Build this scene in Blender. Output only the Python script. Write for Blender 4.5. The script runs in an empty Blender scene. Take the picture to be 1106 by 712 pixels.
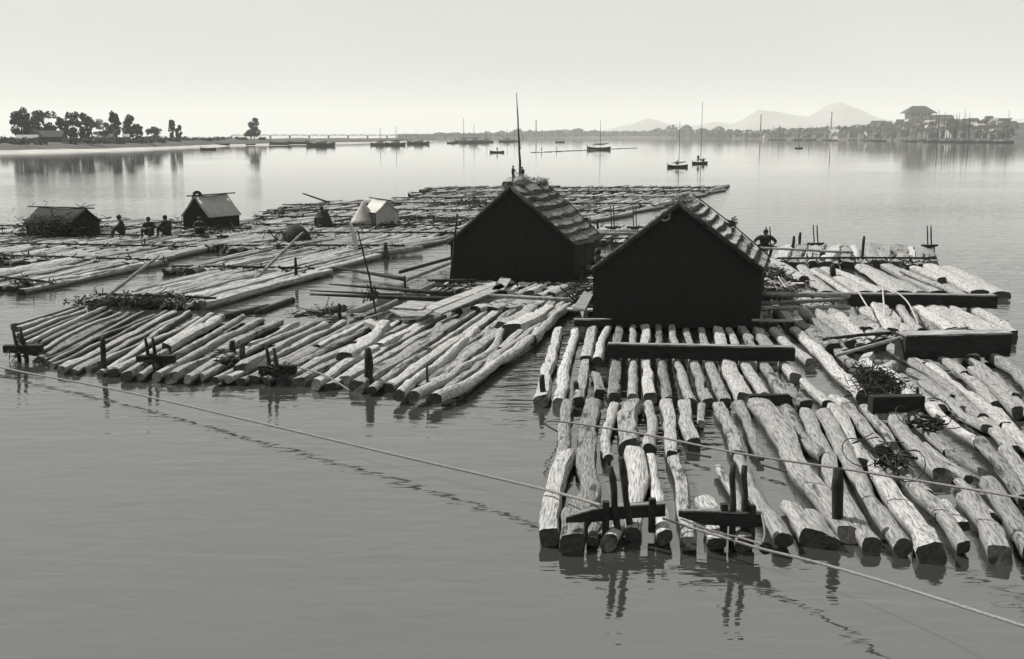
import bpy, bmesh, math, random
from mathutils import Vector, Matrix, noise
R = math.radians
S = bpy.context.scene
C = S.collection

# ------------------------------------------------------------------ camera, world, sun, exposure
CH, F, CX, CY, HZ = 6.0, 1150.0, 553.0, 356.0, 147.0
PITCH = math.atan((CY - HZ) / F)
cam = bpy.data.cameras.new('camera'); camo = bpy.data.objects.new('camera', cam); C.objects.link(camo)
camo.location = (0, 0, CH); camo.rotation_euler = (math.pi / 2 - PITCH, 0, 0)
cam.sensor_width = 36; cam.lens = 36 * F / 1106; cam.clip_start = 0.5; cam.clip_end = 30000
S.camera = camo
SUN_AZ, SUN_EL = R(-58), R(47)
w = bpy.data.worlds.new("World"); S.world = w; w.use_nodes = True
nt = w.node_tree
sk = nt.nodes.new('ShaderNodeTexSky'); sk.sky_type = 'NISHITA'; sk.sun_disc = False
sk.sun_elevation = SUN_EL; sk.sun_rotation = SUN_AZ
sk.air_density = 1.0; sk.dust_density = 3.5; sk.ozone_density = 1.0
hs = nt.nodes.new('ShaderNodeHueSaturation'); hs.inputs['Saturation'].default_value = 0.06
nt.links.new(sk.outputs[0], hs.inputs['Color'])
tint = nt.nodes.new('ShaderNodeMix'); tint.data_type = 'RGBA'; tint.blend_type = 'MULTIPLY'; tint.inputs[0].default_value = 1
tint.inputs[7].default_value = (1.0, 1.003, 0.96, 1)
flat = nt.nodes.new('ShaderNodeMix'); flat.data_type = 'RGBA'; flat.inputs[0].default_value = 0.95   # thin high overcast evens the sky out
flat.inputs[7].default_value = (7.95, 7.95, 7.95, 1)
cn = nt.nodes.new('ShaderNodeTexNoise'); cn.inputs['Scale'].default_value = 2.2; cn.inputs['Detail'].default_value = 5; cn.inputs['Distortion'].default_value = .4
cm = nt.nodes.new('ShaderNodeMapping'); cm.inputs['Scale'].default_value = (1, 1, 3.5); ct_ = nt.nodes.new('ShaderNodeTexCoord')
nt.links.new(ct_.outputs['Generated'], cm.inputs['Vector']); nt.links.new(cm.outputs[0], cn.inputs['Vector'])
cr = nt.nodes.new('ShaderNodeMapRange'); cr.inputs[1].default_value = .3; cr.inputs[2].default_value = .7; cr.inputs[3].default_value = 7.1; cr.inputs[4].default_value = 8.1
nt.links.new(cn.outputs['Fac'], cr.inputs[0]); nt.links.new(cr.outputs[0], flat.inputs[7])
nt.links.new(hs.outputs[0], flat.inputs[6]); nt.links.new(flat.outputs[2], tint.inputs[6]); nt.links.new(tint.outputs[2], nt.nodes['Background'].inputs[0])
nt.nodes['Background'].inputs[1].default_value = 0.055
sl = bpy.data.lights.new('sun', 'SUN'); sl.energy = 5.0; sl.angle = R(0.5); sl.color = (1, 0.975, 0.93)
so = bpy.data.objects.new('sun', sl); C.objects.link(so)
sdir = Vector((math.sin(SUN_AZ) * math.cos(SUN_EL), math.cos(SUN_AZ) * math.cos(SUN_EL), math.sin(SUN_EL)))
so.rotation_euler = sdir.to_track_quat('Z', 'Y').to_euler()
S.view_settings.view_transform = 'Standard'; S.view_settings.look = 'None'
S.view_settings.exposure = 0.70; S.view_settings.gamma = 1.0
S.render.engine = 'CYCLES'
S.cycles.max_bounces = 5; S.cycles.volume_bounces = 1

# ------------------------------------------------------------------ coordinates read off the view
cp, sp = math.cos(PITCH), math.sin(PITCH)
def ray(px, py):
    x, y = (px - CX) / F, -(py - CY) / F
    return Vector((x, cp + y * sp, -sp + y * cp))
def P(px, py, z=0.0):                       # the point at height z seen there
    d = ray(px, py); t = (z - CH) / d.z
    return Vector((d.x * t, d.y * t, z))
def PY(px, py, Y):                          # the point at ground distance Y seen there
    d = ray(px, py); t = Y / d.y
    return Vector((d.x * t, Y, CH + d.z * t))
def depth(v): return v.y * cp - (v.z - CH) * sp
def mpp(v): return depth(v) / F             # metres per pixel

# ------------------------------------------------------------------ materials
def newmat(name):
    m = bpy.data.materials.new(name); m.use_nodes = True
    return m, m.node_tree.nodes, m.node_tree.links, m.node_tree.nodes['Principled BSDF']
def g(v, warm=0.004):
    v *= 0.70; return (v * (1 + warm), v, v * (1 - warm * 1.6), 1)
def wood(name, light, dark, patch=0.5, stretch=(1.9, 24, 24), rough=0.9, bump=0.8, wet_shade=True, soft=0.1):
    m, n, l, b = newmat(name)
    tc = n.new('ShaderNodeTexCoord'); oi = n.new('ShaderNodeObjectInfo')
    off = n.new('ShaderNodeVectorMath'); off.operation = 'SCALE'; off.inputs[0].default_value = (37, 61, 19)
    l.new(oi.outputs['Random'], off.inputs['Scale'])
    add = n.new('ShaderNodeVectorMath'); l.new(tc.outputs['Object'], add.inputs[0]); l.new(off.outputs[0], add.inputs[1])
    mp = n.new('ShaderNodeMapping'); mp.inputs['Scale'].default_value = stretch; l.new(add.outputs[0], mp.inputs['Vector'])
    f = n.new('ShaderNodeTexNoise'); f.inputs['Scale'].default_value = 1.6; f.inputs['Detail'].default_value = 7; f.inputs['Roughness'].default_value = 0.68
    l.new(mp.outputs[0], f.inputs['Vector'])
    mp2 = n.new('ShaderNodeMapping'); mp2.inputs['Scale'].default_value = (0.9, 3.2, 3.2); l.new(add.outputs[0], mp2.inputs['Vector'])
    p = n.new('ShaderNodeTexNoise'); p.inputs['Scale'].default_value = 1.3; p.inputs['Detail'].default_value = 8; p.inputs['Roughness'].default_value = 0.72
    l.new(mp2.outputs[0], p.inputs['Vector'])
    r = n.new('ShaderNodeValToRGB'); r.color_ramp.elements[0].position = patch - soft; r.color_ramp.elements[1].position = patch + soft
    r.color_ramp.elements[0].color = g(dark); r.color_ramp.elements[1].color = g(light)
    l.new(p.outputs['Fac'], r.inputs[0])
    r2 = n.new('ShaderNodeValToRGB'); r2.color_ramp.elements[0].position = 0.36; r2.color_ramp.elements[1].position = 0.56
    r2.color_ramp.elements[0].color = (0.25, 0.25, 0.25, 1); r2.color_ramp.elements[1].color = (1.12, 1.12, 1.10, 1)
    l.new(f.outputs['Fac'], r2.inputs[0])
    mx = n.new('ShaderNodeMix'); mx.data_type = 'RGBA'; mx.blend_type = 'MULTIPLY'; mx.inputs[0].default_value = 1
    l.new(r.outputs[0], mx.inputs[6]); l.new(r2.outputs[0], mx.inputs[7])
    rn = n.new('ShaderNodeMapRange'); rn.inputs[3].default_value = 0.62; rn.inputs[4].default_value = 1.15; l.new(oi.outputs['Random'], rn.inputs[0])
    sc = n.new('ShaderNodeMix'); sc.data_type = 'RGBA'; sc.blend_type = 'MULTIPLY'; sc.inputs[0].default_value = 1
    l.new(mx.outputs[2], sc.inputs[6]); l.new(rn.outputs[0], sc.inputs[7])
    out = sc.outputs[2]
    if wet_shade:                                   # soaked band at the waterline, which also paints shade on the lower log sides
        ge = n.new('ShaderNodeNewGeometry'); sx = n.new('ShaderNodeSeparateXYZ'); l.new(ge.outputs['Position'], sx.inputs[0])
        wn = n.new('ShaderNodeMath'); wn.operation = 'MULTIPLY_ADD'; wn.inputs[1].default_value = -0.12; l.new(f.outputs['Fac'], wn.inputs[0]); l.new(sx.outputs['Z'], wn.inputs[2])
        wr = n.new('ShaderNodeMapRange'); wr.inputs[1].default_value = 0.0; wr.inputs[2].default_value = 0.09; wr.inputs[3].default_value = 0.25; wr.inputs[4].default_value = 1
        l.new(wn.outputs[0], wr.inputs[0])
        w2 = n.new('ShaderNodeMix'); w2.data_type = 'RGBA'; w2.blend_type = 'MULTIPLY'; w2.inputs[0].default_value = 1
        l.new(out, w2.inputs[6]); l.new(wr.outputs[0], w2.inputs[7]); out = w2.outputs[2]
    l.new(out, b.inputs['Base Color']); b.inputs['Roughness'].default_value = rough; b.inputs['Specular IOR Level'].default_value = 0.25
    bm = n.new('ShaderNodeBump'); bm.inputs['Strength'].default_value = bump; bm.inputs['Distance'].default_value = 0.03
    ad = n.new('ShaderNodeMath'); l.new(f.outputs['Fac'], ad.inputs[0]); l.new(p.outputs['Fac'], ad.inputs[1])
    l.new(ad.outputs[0], bm.inputs['Height']); l.new(bm.outputs[0], b.inputs['Normal'])
    return m
def plain(name, v, rough=0.9, scale=3.0, vary=0.35, warm=0.03, bump=0.3, spec=0.2):
    m, n, l, b = newmat(name)
    tc = n.new('ShaderNodeTexCoord')
    f = n.new('ShaderNodeTexNoise'); f.inputs['Scale'].default_value = scale; f.inputs['Detail'].default_value = 6; f.inputs['Roughness'].default_value = 0.65
    l.new(tc.outputs['Object'], f.inputs['Vector'])
    r = n.new('ShaderNodeValToRGB'); r.color_ramp.elements[0].position = 0.3; r.color_ramp.elements[1].position = 0.7
    r.color_ramp.elements[0].color = g(v * (1 - vary), warm); r.color_ramp.elements[1].color = g(v * (1 + vary), warm)
    l.new(f.outputs['Fac'], r.inputs[0]); l.new(r.outputs[0], b.inputs['Base Color'])
    b.inputs['Roughness'].default_value = rough; b.inputs['Specular IOR Level'].default_value = spec
    bm = n.new('ShaderNodeBump'); bm.inputs['Strength'].default_value = bump; bm.inputs['Distance'].default_value = 0.05
    l.new(f.outputs['Fac'], bm.inputs['Height']); l.new(bm.outputs[0], b.inputs['Normal'])
    return m
M = dict(
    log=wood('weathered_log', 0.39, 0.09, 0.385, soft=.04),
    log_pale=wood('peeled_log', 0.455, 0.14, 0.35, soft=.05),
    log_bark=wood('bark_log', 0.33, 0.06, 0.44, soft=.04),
    end=plain('shaded_end_grain', 0.045, 0.8, 14, 0.6),  # cut log ends coloured dark to carry their shade
    timber=wood('shaded_timber', 0.035, 0.015, 0.5, wet_shade=False),  # dark tone stands for the shaded faces of the beams
    timber_top=wood('pale_lit_timber', 0.40, 0.16, 0.46, wet_shade=False),  # pale wood; laid over beams it paints their sunlit tops
    plank=wood('pale_plank', 0.40, 0.2, 0.42, (0.8, 14, 14), wet_shade=False),
    stake=wood('dark_stake', 0.05, 0.02, 0.48, (9, 9, 1.2), wet_shade=False, bump=1.0),
    brush=plain('dark_brush', 0.03, 0.95, 6, 0.5),
    twig=plain('pale_twig', 0.42, 0.9, 6),
    rope=plain('hemp_rope', 0.22, 0.9, 30, 0.4),
    wire=plain('dark_rope', 0.04, 0.9, 30, 0.4),
    shade_black=plain('shade_black_matting', 0.018, 0.95, 12, 0.6),  # near-black tone holds the shade of hut gables and tent ends
    thatch=wood('straw_matting', 0.34, 0.12, 0.46, (14, 1.2, 14), wet_shade=False, bump=0.8),
    thatch2=wood('bleached_matting', 0.52, 0.26, 0.40, (14, 1.2, 14), wet_shade=False, bump=0.6),
    canvas=plain('grey_canvas', 0.36, 0.9, 2.5, 0.2),
    canvas_pale=plain('pale_canvas', 0.5, 0.9, 2.5, 0.12),
    cloth=plain('dark_cloth', 0.03, 0.95, 8, 0.3),
    cloth_pale=plain('pale_cloth', 0.5, 0.95, 8, 0.2),
    skin=plain('skin', 0.12, 0.6, 10, 0.15),
    hair=plain('black_hair', 0.01, 0.6, 20, 0.2),
    hull=plain('dark_hull', 0.03, 0.8, 2, 0.4),
    sail=plain('furled_sail', 0.22, 0.9, 3, 0.3),
    leaf=plain('foliage', 0.06, 0.8, 0.6, 0.5, -0.02),
    bark=plain('tree_bark', 0.06, 0.9, 2),
    sand=plain('sandy_shore', 0.42, 0.95, 0.08, 0.25),
    grass=plain('scrub_bank', 0.065, 0.95, 0.06, 0.5),
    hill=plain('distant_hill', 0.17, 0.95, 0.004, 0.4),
    wall=plain('pale_plaster', 0.5, 0.9, 0.3, 0.2),
    wall2=plain('dull_plaster', 0.13, 0.9, 0.3, 0.3),
    thatch_shade=wood('shaded_matting', 0.10, 0.035, 0.46, (14, 1.2, 14), wet_shade=False, bump=0.8),  # narrow dark courses paint the shade bands between the pale mats
    roof=plain('dark_roof', 0.06, 0.9, 0.6, 0.4),
    roof2=plain('pale_roof', 0.45, 0.9, 0.6, 0.25),
)
# river water
m, n, l, b = newmat('river_water'); M['water'] = m
b.inputs['Base Color'].default_value = (0.026, 0.026, 0.025, 1); b.inputs['Roughness'].default_value = 0.03; b.inputs['IOR'].default_value = 2.9
tc = n.new('ShaderNodeTexCoord')
def wn(scale, st, det, dist=0.0, rot=0.0):
    mp = n.new('ShaderNodeMapping'); mp.inputs['Scale'].default_value = st; mp.inputs['Rotation'].default_value = (0, 0, rot)
    l.new(tc.outputs['Object'], mp.inputs['Vector'])
    t = n.new('ShaderNodeTexNoise'); t.inputs['Scale'].default_value = scale; t.inputs['Detail'].default_value = det; t.inputs['Distortion'].default_value = dist
    l.new(mp.outputs[0], t.inputs['Vector']); return t
w1 = wn(1.0, (1.2, 3.6, 1), 2.5, 0.5, R(14)); w2 = wn(1.0, (0.35, 0.9, 1), 2, 0.0, R(-8)); w3 = wn(0.02, (0.5, 1.6, 1), 3)
a1 = n.new('ShaderNodeMath'); a1.operation = 'MULTIPLY_ADD'; a1.inputs[1].default_value = 2.2
l.new(w2.outputs['Fac'], a1.inputs[0]); l.new(w1.outputs['Fac'], a1.inputs[2])
bm_ = n.new('ShaderNodeBump'); bm_.inputs['Strength'].default_value = 0.22; bm_.inputs['Distance'].default_value = 0.058
st_ = n.new('ShaderNodeMapRange'); st_.inputs[1].default_value = 0.4; st_.inputs[2].default_value = 0.62; st_.inputs[3].default_value = 0.20; st_.inputs[4].default_value = 0.42
sx_ = n.new('ShaderNodeSeparateXYZ'); l.new(tc.outputs['Object'], sx_.inputs[0])
cl_ = n.new('ShaderNodeMapRange'); cl_.inputs[1].default_value = 45; cl_.inputs[2].default_value = 190; cl_.inputs[3].default_value = 1; cl_.inputs[4].default_value = 0.12   # open river lies calmer than the eddies round the rafts
l.new(sx_.outputs['Y'], cl_.inputs[0])
mu_ = n.new('ShaderNodeMath'); mu_.operation = 'MULTIPLY'; l.new(st_.outputs[0], mu_.inputs[0]); l.new(cl_.outputs[0], mu_.inputs[1])
l.new(w3.outputs['Fac'], st_.inputs[0]); l.new(mu_.outputs[0], bm_.inputs['Strength'])
l.new(a1.outputs[0], bm_.inputs['Height']); l.new(bm_.outputs[0], b.inputs['Normal'])

# ------------------------------------------------------------------ object helpers
def link(name, me, mats, parent=None, mw=None, smooth=True):
    for mm in (mats if isinstance(mats, (list, tuple)) else [mats]):
        if mm and mm.name not in [x.name for x in me.materials if x]: me.materials.append(mm)
    if smooth and len(me.polygons): me.polygons.foreach_set('use_smooth', [True] * len(me.polygons))
    o = bpy.data.objects.new(name, me); C.objects.link(o)
    if parent is not None: o.parent = parent
    if mw is not None: o.matrix_basis = mw
    return o
def tag(o, label=None, cat=None, group=None, kind=None):
    if label: o['label'] = label
    if cat: o['category'] = cat
    if group: o['group'] = group
    if kind: o['kind'] = kind
    return o
def thing(name, loc, label, cat, group=None):
    o = bpy.data.objects.new(name, None); C.objects.link(o); o.location = loc; o.empty_display_size = 0.3
    return tag(o, label, cat, group)
def local(root, mw):                          # world placement -> placement under an unrotated Empty
    return Matrix.Translation(-Vector(root.location)) @ mw if root is not None else mw
class MB:
    def __init__(s): s.v = []; s.f = []; s.mi = []
    def quad_ring(s, rings, cap=True, mi=0, capmi=None):
        b0 = len(s.v); k = len(rings[0])
        for r in rings: s.v += [tuple(p) for p in r]
        for i in range(len(rings) - 1):
            for j in range(k):
                a = b0 + i * k + j; c = b0 + i * k + (j + 1) % k
                s.f.append((a, c, c + k, a + k)); s.mi.append(mi)
        if cap:
            cm = mi if capmi is None else capmi
            s.f.append(tuple(b0 + j for j in range(k))[::-1]); s.mi.append(cm)
            s.f.append(tuple(b0 + (len(rings) - 1) * k + j for j in range(k))); s.mi.append(cm)
    def tube(s, pts, r, k=6, mi=0, cap=True):
        pts = [Vector(p) for p in pts]; rings = []
        for i, p in enumerate(pts):
            t = (pts[min(i + 1, len(pts) - 1)] - pts[max(i - 1, 0)])
            if t.length < 1e-7: t = Vector((0, 0, 1))
            t.normalize(); up = Vector((0, 0, 1)) if abs(t.z) < 0.95 else Vector((1, 0, 0))
            a = t.cross(up).normalized(); b2 = a.cross(t)
            rr = r[i] if isinstance(r, (list, tuple)) else r
            rings.append([p + (a * math.cos(q * math.tau / k) + b2 * math.sin(q * math.tau / k)) * rr for q in range(k)])
        s.quad_ring(rings, cap, mi)
    def box(s, c, size, rot=0.0, mi=0, tilt=None):
        b0 = len(s.v); mt = Matrix.Rotation(rot, 3, 'Z')
        if tilt is not None: mt = mt @ tilt
        for dx in (-1, 1):
            for dy in (-1, 1):
                for dz in (-1, 1):
                    s.v.append(tuple(Vector(c) + mt @ Vector((dx * size[0] / 2, dy * size[1] / 2, dz * size[2] / 2))))
        for q in ((0, 1, 3, 2), (4, 6, 7, 5), (0, 4, 5, 1), (2, 3, 7, 6), (0, 2, 6, 4), (1, 5, 7, 3)):
            s.f.append(tuple(b0 + i for i in q)); s.mi.append(mi)
    def mesh(s, name='mesh', off=None):
        me = bpy.data.meshes.new(name)
        vv = s.v if off is None else [(x - off[0], y - off[1], z - off[2]) for x, y, z in s.v]
        me.from_pydata(vv, [], s.f); me.update()
        if any(s.mi): me.polygons.foreach_set('material_index', s.mi)
        return me
    def part(s, name, mat, root, smooth=False):
        off = root.location if root is not None else (0, 0, 0)
        return link(name, s.mesh(name, off), mat, root, smooth=smooth)
def tube_part(name, pts, r, mat, root, k=8):
    if name in ('stake', 'shaft') and len(pts) < 5:        # rough unplaned poles
        pts = [Vector(p) for p in pts]; rr_ = r if isinstance(r, (list, tuple)) else [r] * len(pts); p2, r2 = [], []
        for i in range(len(pts) - 1):
            for u in range(4):
                u /= 4; p = pts[i].lerp(pts[i + 1], u); a = rr_[i] * (1 - u) + rr_[i + 1] * u
                n1 = noise.noise(p * 2.3); n2 = noise.noise(p * 2.3 + Vector((9, 4, 2))); edge = 0 if (i == 0 and u == 0) else 1
                p2.append(p + Vector((n1, n2, 0)) * a * .55 * edge); r2.append(a * (1 + .3 * n2))
        p2.append(pts[-1]); r2.append(rr_[-1] * .8); pts, r = p2, r2
    q = MB(); q.tube(pts, r, k); return q.part(name, mat, root, True)

def log_mesh(L, r0, r1, seed, path=None, segs=22, k=16, sq=0.25, knob=0.10, bend=0.0, hollow=True):
    """a trunk along +X with an uneven, part-hewn outline; path = [(x, y)] sideways wander"""
    rn = random.Random(seed); q = MB(); rings = []
    hewn = rn.random() < .7; tilt = rn.uniform(-.28, .28); ex = rn.uniform(3.2, 6) if hewn else rn.uniform(2, 2.5); wide = rn.uniform(.95, 1.2) if hewn else 1; low = rn.uniform(.8, 1)
    bulge = [(rn.uniform(0.05, 0.95), rn.choice((-1, -1, 1)) * knob * rn.uniform(.4, 2.0), rn.uniform(0.012, 0.05)) for _ in range(4)]
    steps = sorted(rn.uniform(.1, .9) for _ in range(3)); sv = [1] + [rn.uniform(.86, 1.1) for _ in range(3)]
    ob = [(rn.uniform(-.5, .9), rn.uniform(-.6, .6)) for _ in range(2)]
    for i in range(segs + 1):
        t = i / segs; x = t * L
        y = 0.0
        if path:
            for a in range(len(path) - 1):
                if path[a][0] <= x <= path[a + 1][0] or a == len(path) - 2:
                    u = (x - path[a][0]) / max(1e-6, path[a + 1][0] - path[a][0]); u = max(0, min(1, u)); u = u * u * (3 - 2 * u)
                    y = path[a][1] * (1 - u) + path[a + 1][1] * u; break
        y += bend * math.sin(t * math.pi) * L + (noise.noise(Vector((x * 0.55, seed * 1.7, 3))) * 0.065 + noise.noise(Vector((x * 1.6, seed * 1.3, 7))) * 0.03)
        z = noise.noise(Vector((x * 0.5, seed * 2.3, 9))) * 0.06
        r = r0 * (1 - t) + r1 * t
        for (bt, ba, bw) in bulge: r *= 1 + ba * math.exp(-((t - bt) / bw) ** 2)
        r *= sv[sum(1 for q_ in steps if q_ < t)]
        ring = []
        for j in range(k):
            a = j * math.tau / k; ca, sa = math.cos(a), math.sin(a)
            rr = r * (abs(ca) ** ex + abs(sa) ** ex) ** (-1 / ex)
            rr *= 1 + knob * 0.9 * noise.noise(Vector((x * 0.8 + seed, ca * 1.2, sa * 1.2 + seed * 3.1))) + knob * 0.8 * noise.noise(Vector((x * 4.5, ca * 3, sa * 3 + seed))) + knob * .5 * noise.noise(Vector((x * .4, ca * 6 + seed, sa * 6)))
            yy, zz = rr * ca * wide, rr * sa * low; ct, st = math.cos(tilt), math.sin(tilt); yy, zz = yy * ct - zz * st, yy * st + zz * ct
            jx = 0
            if i == 0: jx = rn.uniform(-1, 1) * r0 * 0.12 - zz * ob[0][0] * -1 + yy * ob[0][1]
            if i == segs: jx = rn.uniform(-1, 1) * r0 * 0.12 - zz * ob[1][0] + yy * ob[1][1]
            ring.append((x + jx, y + yy, z + zz))
        rings.append(ring)
    q.quad_ring(rings, cap=False)
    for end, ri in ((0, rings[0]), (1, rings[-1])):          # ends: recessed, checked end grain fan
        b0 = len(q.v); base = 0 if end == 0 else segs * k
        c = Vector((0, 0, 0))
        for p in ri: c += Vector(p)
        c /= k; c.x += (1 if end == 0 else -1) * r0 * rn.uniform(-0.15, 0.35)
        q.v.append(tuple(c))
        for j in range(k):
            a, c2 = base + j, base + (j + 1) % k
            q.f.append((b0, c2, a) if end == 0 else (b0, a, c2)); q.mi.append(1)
    me = q.mesh('log'); me.polygons.foreach_set('use_smooth', [True] * len(me.polygons)); me.set_sharp_from_angle(angle=R(34)); return me
def frame(a, b, roll=0.0):
    x = (b - a).normalized(); y = Vector((0, 0, 1)).cross(x).normalized(); z = x.cross(y)
    return Matrix.Translation(a) @ Matrix((x, y, z)).transposed().to_4x4() @ Matrix.Rotation(roll, 4, 'X')
SEED = [100]
def tlog(root, pts, wpx, z=0.10, mat='log', zend=None, sq=0.25, knob=0.11, taper=0.85, name='log', fat=1.22):
    """a trunk of its own whose middle line passes through the given sight points"""
    SEED[0] += 1
    ws = [P(x, y, z + 0.12) for x, y in pts]
    for v in ws: v.z = z
    if zend is not None: ws[-1].z = zend
    a, b2 = ws[0], ws[-1]; mw = frame(a, b2); inv = mw.inverted()
    path = [(0.0, 0.0)] + [tuple((inv @ v)[:2]) for v in ws[1:-1]] + [((b2 - a).length, 0.0)]
    L = (b2 - a).length
    if isinstance(wpx, (int, float)): w0, w1 = wpx, None
    else: w0, w1 = wpx
    r0 = w0 * mpp(a) / 2 * fat * .95
    r1 = (w1 * mpp(b2) / 2 * fat) if w1 else r0 * taper
    me = log_mesh(L, r0, r1, SEED[0], path, segs=max(10, int(L * 4.2)), sq=sq, knob=knob)
    return link(name, me, [M[mat], M['end']], root, local(root, mw))
# shared trunks for the rafts farther off
rnd = random.Random(5)
FARLOG = []
for i in range(10):
    me = log_mesh(8, 0.19, 0.15, 900 + i, segs=10, k=8, knob=0.16, bend=rnd.uniform(-0.012, 0.012))
    for mm in (M['log'], M['end']): me.materials.append(mm)
    me.polygons.foreach_set('use_smooth', [True] * len(me.polygons)); FARLOG.append(me)
MIDLOG = []
for i in range(8):
    me = log_mesh(8, 0.2, 0.16, 950 + i, segs=18, k=16, knob=0.18, bend=rnd.uniform(-0.015, 0.015))
    for mm in ((M['log'], M['log_pale'], M['log_bark'])[i % 3], M['end']): me.materials.append(mm)
    me.polygons.foreach_set('use_smooth', [True] * len(me.polygons)); MIDLOG.append(me)

def copy_log(root, me, a, b2, r, roll=0.0, squash=1.0):
    o = bpy.data.objects.new('log', me); C.objects.link(o); o.parent = root
    L = (b2 - a).length
    o.matrix_basis = local(root, frame(a, b2) @ Matrix.Diagonal((L / 8, r / 0.2, r / 0.2 * squash, 1)))
    return o
def sticks(q, c, n_, spread, ln, r, rn, flat=0.5, zmin=0.05):
    for _ in range(n_):
        p = Vector((c.x + rn.gauss(0, spread[0]), c.y + rn.gauss(0, spread[1]), max(zmin, c.z + rn.gauss(0, spread[2]))))
        az = rn.uniform(0, math.tau); el = rn.gauss(0, flat)
        d = Vector((math.cos(az) * math.cos(el), math.sin(az) * math.cos(el), math.sin(el))) * ln * rn.uniform(0.4, 1.2)
        q.tube([p - d / 2, p + d / 2 + Vector((0, 0, rn.uniform(-.1, .1) * ln))], r * rn.uniform(0.6, 1.3), 3)
def az_to(vpx): return math.atan((vpx - CX) / math.hypot(F, CY - HZ))
def row(root, A, B, length, vpx, n_, r, rn, meshes, z=0.07, jit=0.5, squash=1.0, azj=0.03, bind=True, gaps=0.03, off=0.0):
    """one tier of a raft: n_ trunks side by side, front ends along A-B, running towards vpx"""
    a, b2 = P(A[0], A[1], z), P(B[0], B[1], z); az = az_to(vpx); d = Vector((math.sin(az), math.cos(az), 0))
    for i in range(n_):
        if rn.random() < gaps: continue
        t = (i + 0.5 + rn.uniform(-0.2, 0.2)) / n_
        s = a.lerp(b2, t) + d * (rn.uniform(-1, 1) * jit + off)
        az2 = az + rn.gauss(0, azj); d2 = Vector((math.sin(az2), math.cos(az2), 0))
        ln = length * rn.uniform(0.88, 1.08)
        rr = r * rn.uniform(0.72, 1.3)
        s.z = z + rn.uniform(-0.03, 0.05)
        if rn.random() < 0.5: copy_log(root, rn.choice(meshes), s, s + d2 * ln, rr, squash=squash)
        else: copy_log(root, rn.choice(meshes), s + d2 * ln, s, rr, squash=squash)
    if bind:
        q = MB(); q.tube([a + d * 0.7 + Vector((0, 0, r + .04)), a.lerp(b2, .5) + d * 0.75 + Vector((0, 0, r + .06)), b2 + d * 0.7 + Vector((0, 0, r + .04))], 0.05, 5)
        q.part('binding_pole', M['stake'], root, True)
        q = MB()
        L = (b2 - a).length
        for i in range(int(L * 2.6)):
            c = a.lerp(b2, rn.random()) + d * rn.uniform(-0.1, 1.2); c.z = r + rn.uniform(0, 0.12)
            sticks(q, c, 5, (0.14, 0.2, 0.07), 0.42, 0.03, rn, 0.6)
        tag(q.part('lashing', M['brush'], root), kind='stuff')
rn = random.Random(11)

# ------------------------------------------------------------------ river, shores, hills
q = MB(); q.v = [(-9000, -400, 0), (9000, -400, 0), (9000, 14000, 0), (-9000, 14000, 0)]; q.f = [(0, 1, 2, 3)]; q.mi = [0]
tag(q.part('water', M['water'], None), 'calm grey river water with faint ripples', kind='structure')

def bank(name, line, prof, mats, label, seed=0, split=0.6):
    """line: shore points (Vector); prof: (distance back, height) pairs; faces below 'split' m are sand"""
    q = MB(); nl, npf = len(line), len(prof)
    for i, p in enumerate(line):
        back = Vector((p.x, p.y, 0)).normalized()
        for d_, h in prof:
            v = p + back * d_; hh = h
            if h > 0.2: hh = h * (1 + 0.35 * noise.noise(Vector((v.x * 0.02, v.y * 0.02, seed)))) + 0.3 * noise.noise(Vector((v.x * 0.1, v.y * 0.1, seed)))
            q.v.append((v.x, v.y, hh))
    for i in range(nl - 1):
        for j in range(npf - 1):
            a = i * npf + j; q.f.append((a, a + npf, a + npf + 1, a + 1))
            q.mi.append(0 if (prof[j][1] + prof[j + 1][1]) / 2 < split else 1)
    o = q.part(name, mats, None, True); return tag(o, label, kind='structure')
def interp(tab, x):
    for i in range(len(tab) - 1):
        if x <= tab[i + 1][0]:
            u = (x - tab[i][0]) / (tab[i + 1][0] - tab[i][0]); return tab[i][1] * (1 - max(0, u)) + tab[i + 1][1] * max(0, u)
    return tab[-1][1]
shoreL = [(-260, 172), (12, 166), (120, 163.4), (230, 158.6), (300, 156.5), (380, 155), (470, 153)]
isl = [P(x, interp(shoreL, x)) for x in range(-260, 471, 8)]
bank('island', isl, [(-6, -0.8), (0, -0.05), (12, 0.4), (26, 0.9), (34, 2.0), (60, 2.9), (90, 3.3), (118, 3.6), (160, 3.8), (300, 3.6), (420, 2.5), (520, -1)], [M['sand'], M['grass']], 'low scrubby island with a pale sandy edge', 3, 0.95)
shoreR = [(430, 149.6), (700, 149.2), (800, 150.3), (900, 151), (1000, 152.2), (1060, 153), (1250, 154.5)]
far = [P(x, interp([(430, 149.4), (700, 149.3), (800, 149.9), (830, 150.2)], x)) for x in range(430, 831, 10)]
bank('far_shore', far, [(-10, -1), (0, 0), (60, 1), (90, 4), (300, 8), (700, 11), (1200, -2)], [M['sand'], M['grass']], 'low far shore in haze', 8, 0.4)
twn = [P(x, interp([(800, 150.3), (900, 151), (1000, 152.2), (1060, 153), (1250, 154.5)], x)) for x in range(800, 1251, 10)]
def town_h(px, d_):
    peak = interp([(790, 6), (850, 11), (930, 16), (960, 19), (990, 24), (1020, 23), (1060, 21), (1250, 24)], px)
    return peak * min(1, d_ / 260.0) ** 0.8
q = MB(); prof = [-12, 0, 15, 40, 80, 130, 190, 260, 340, 500, 800]
pxs = list(range(790, 1251, 10))
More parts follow.
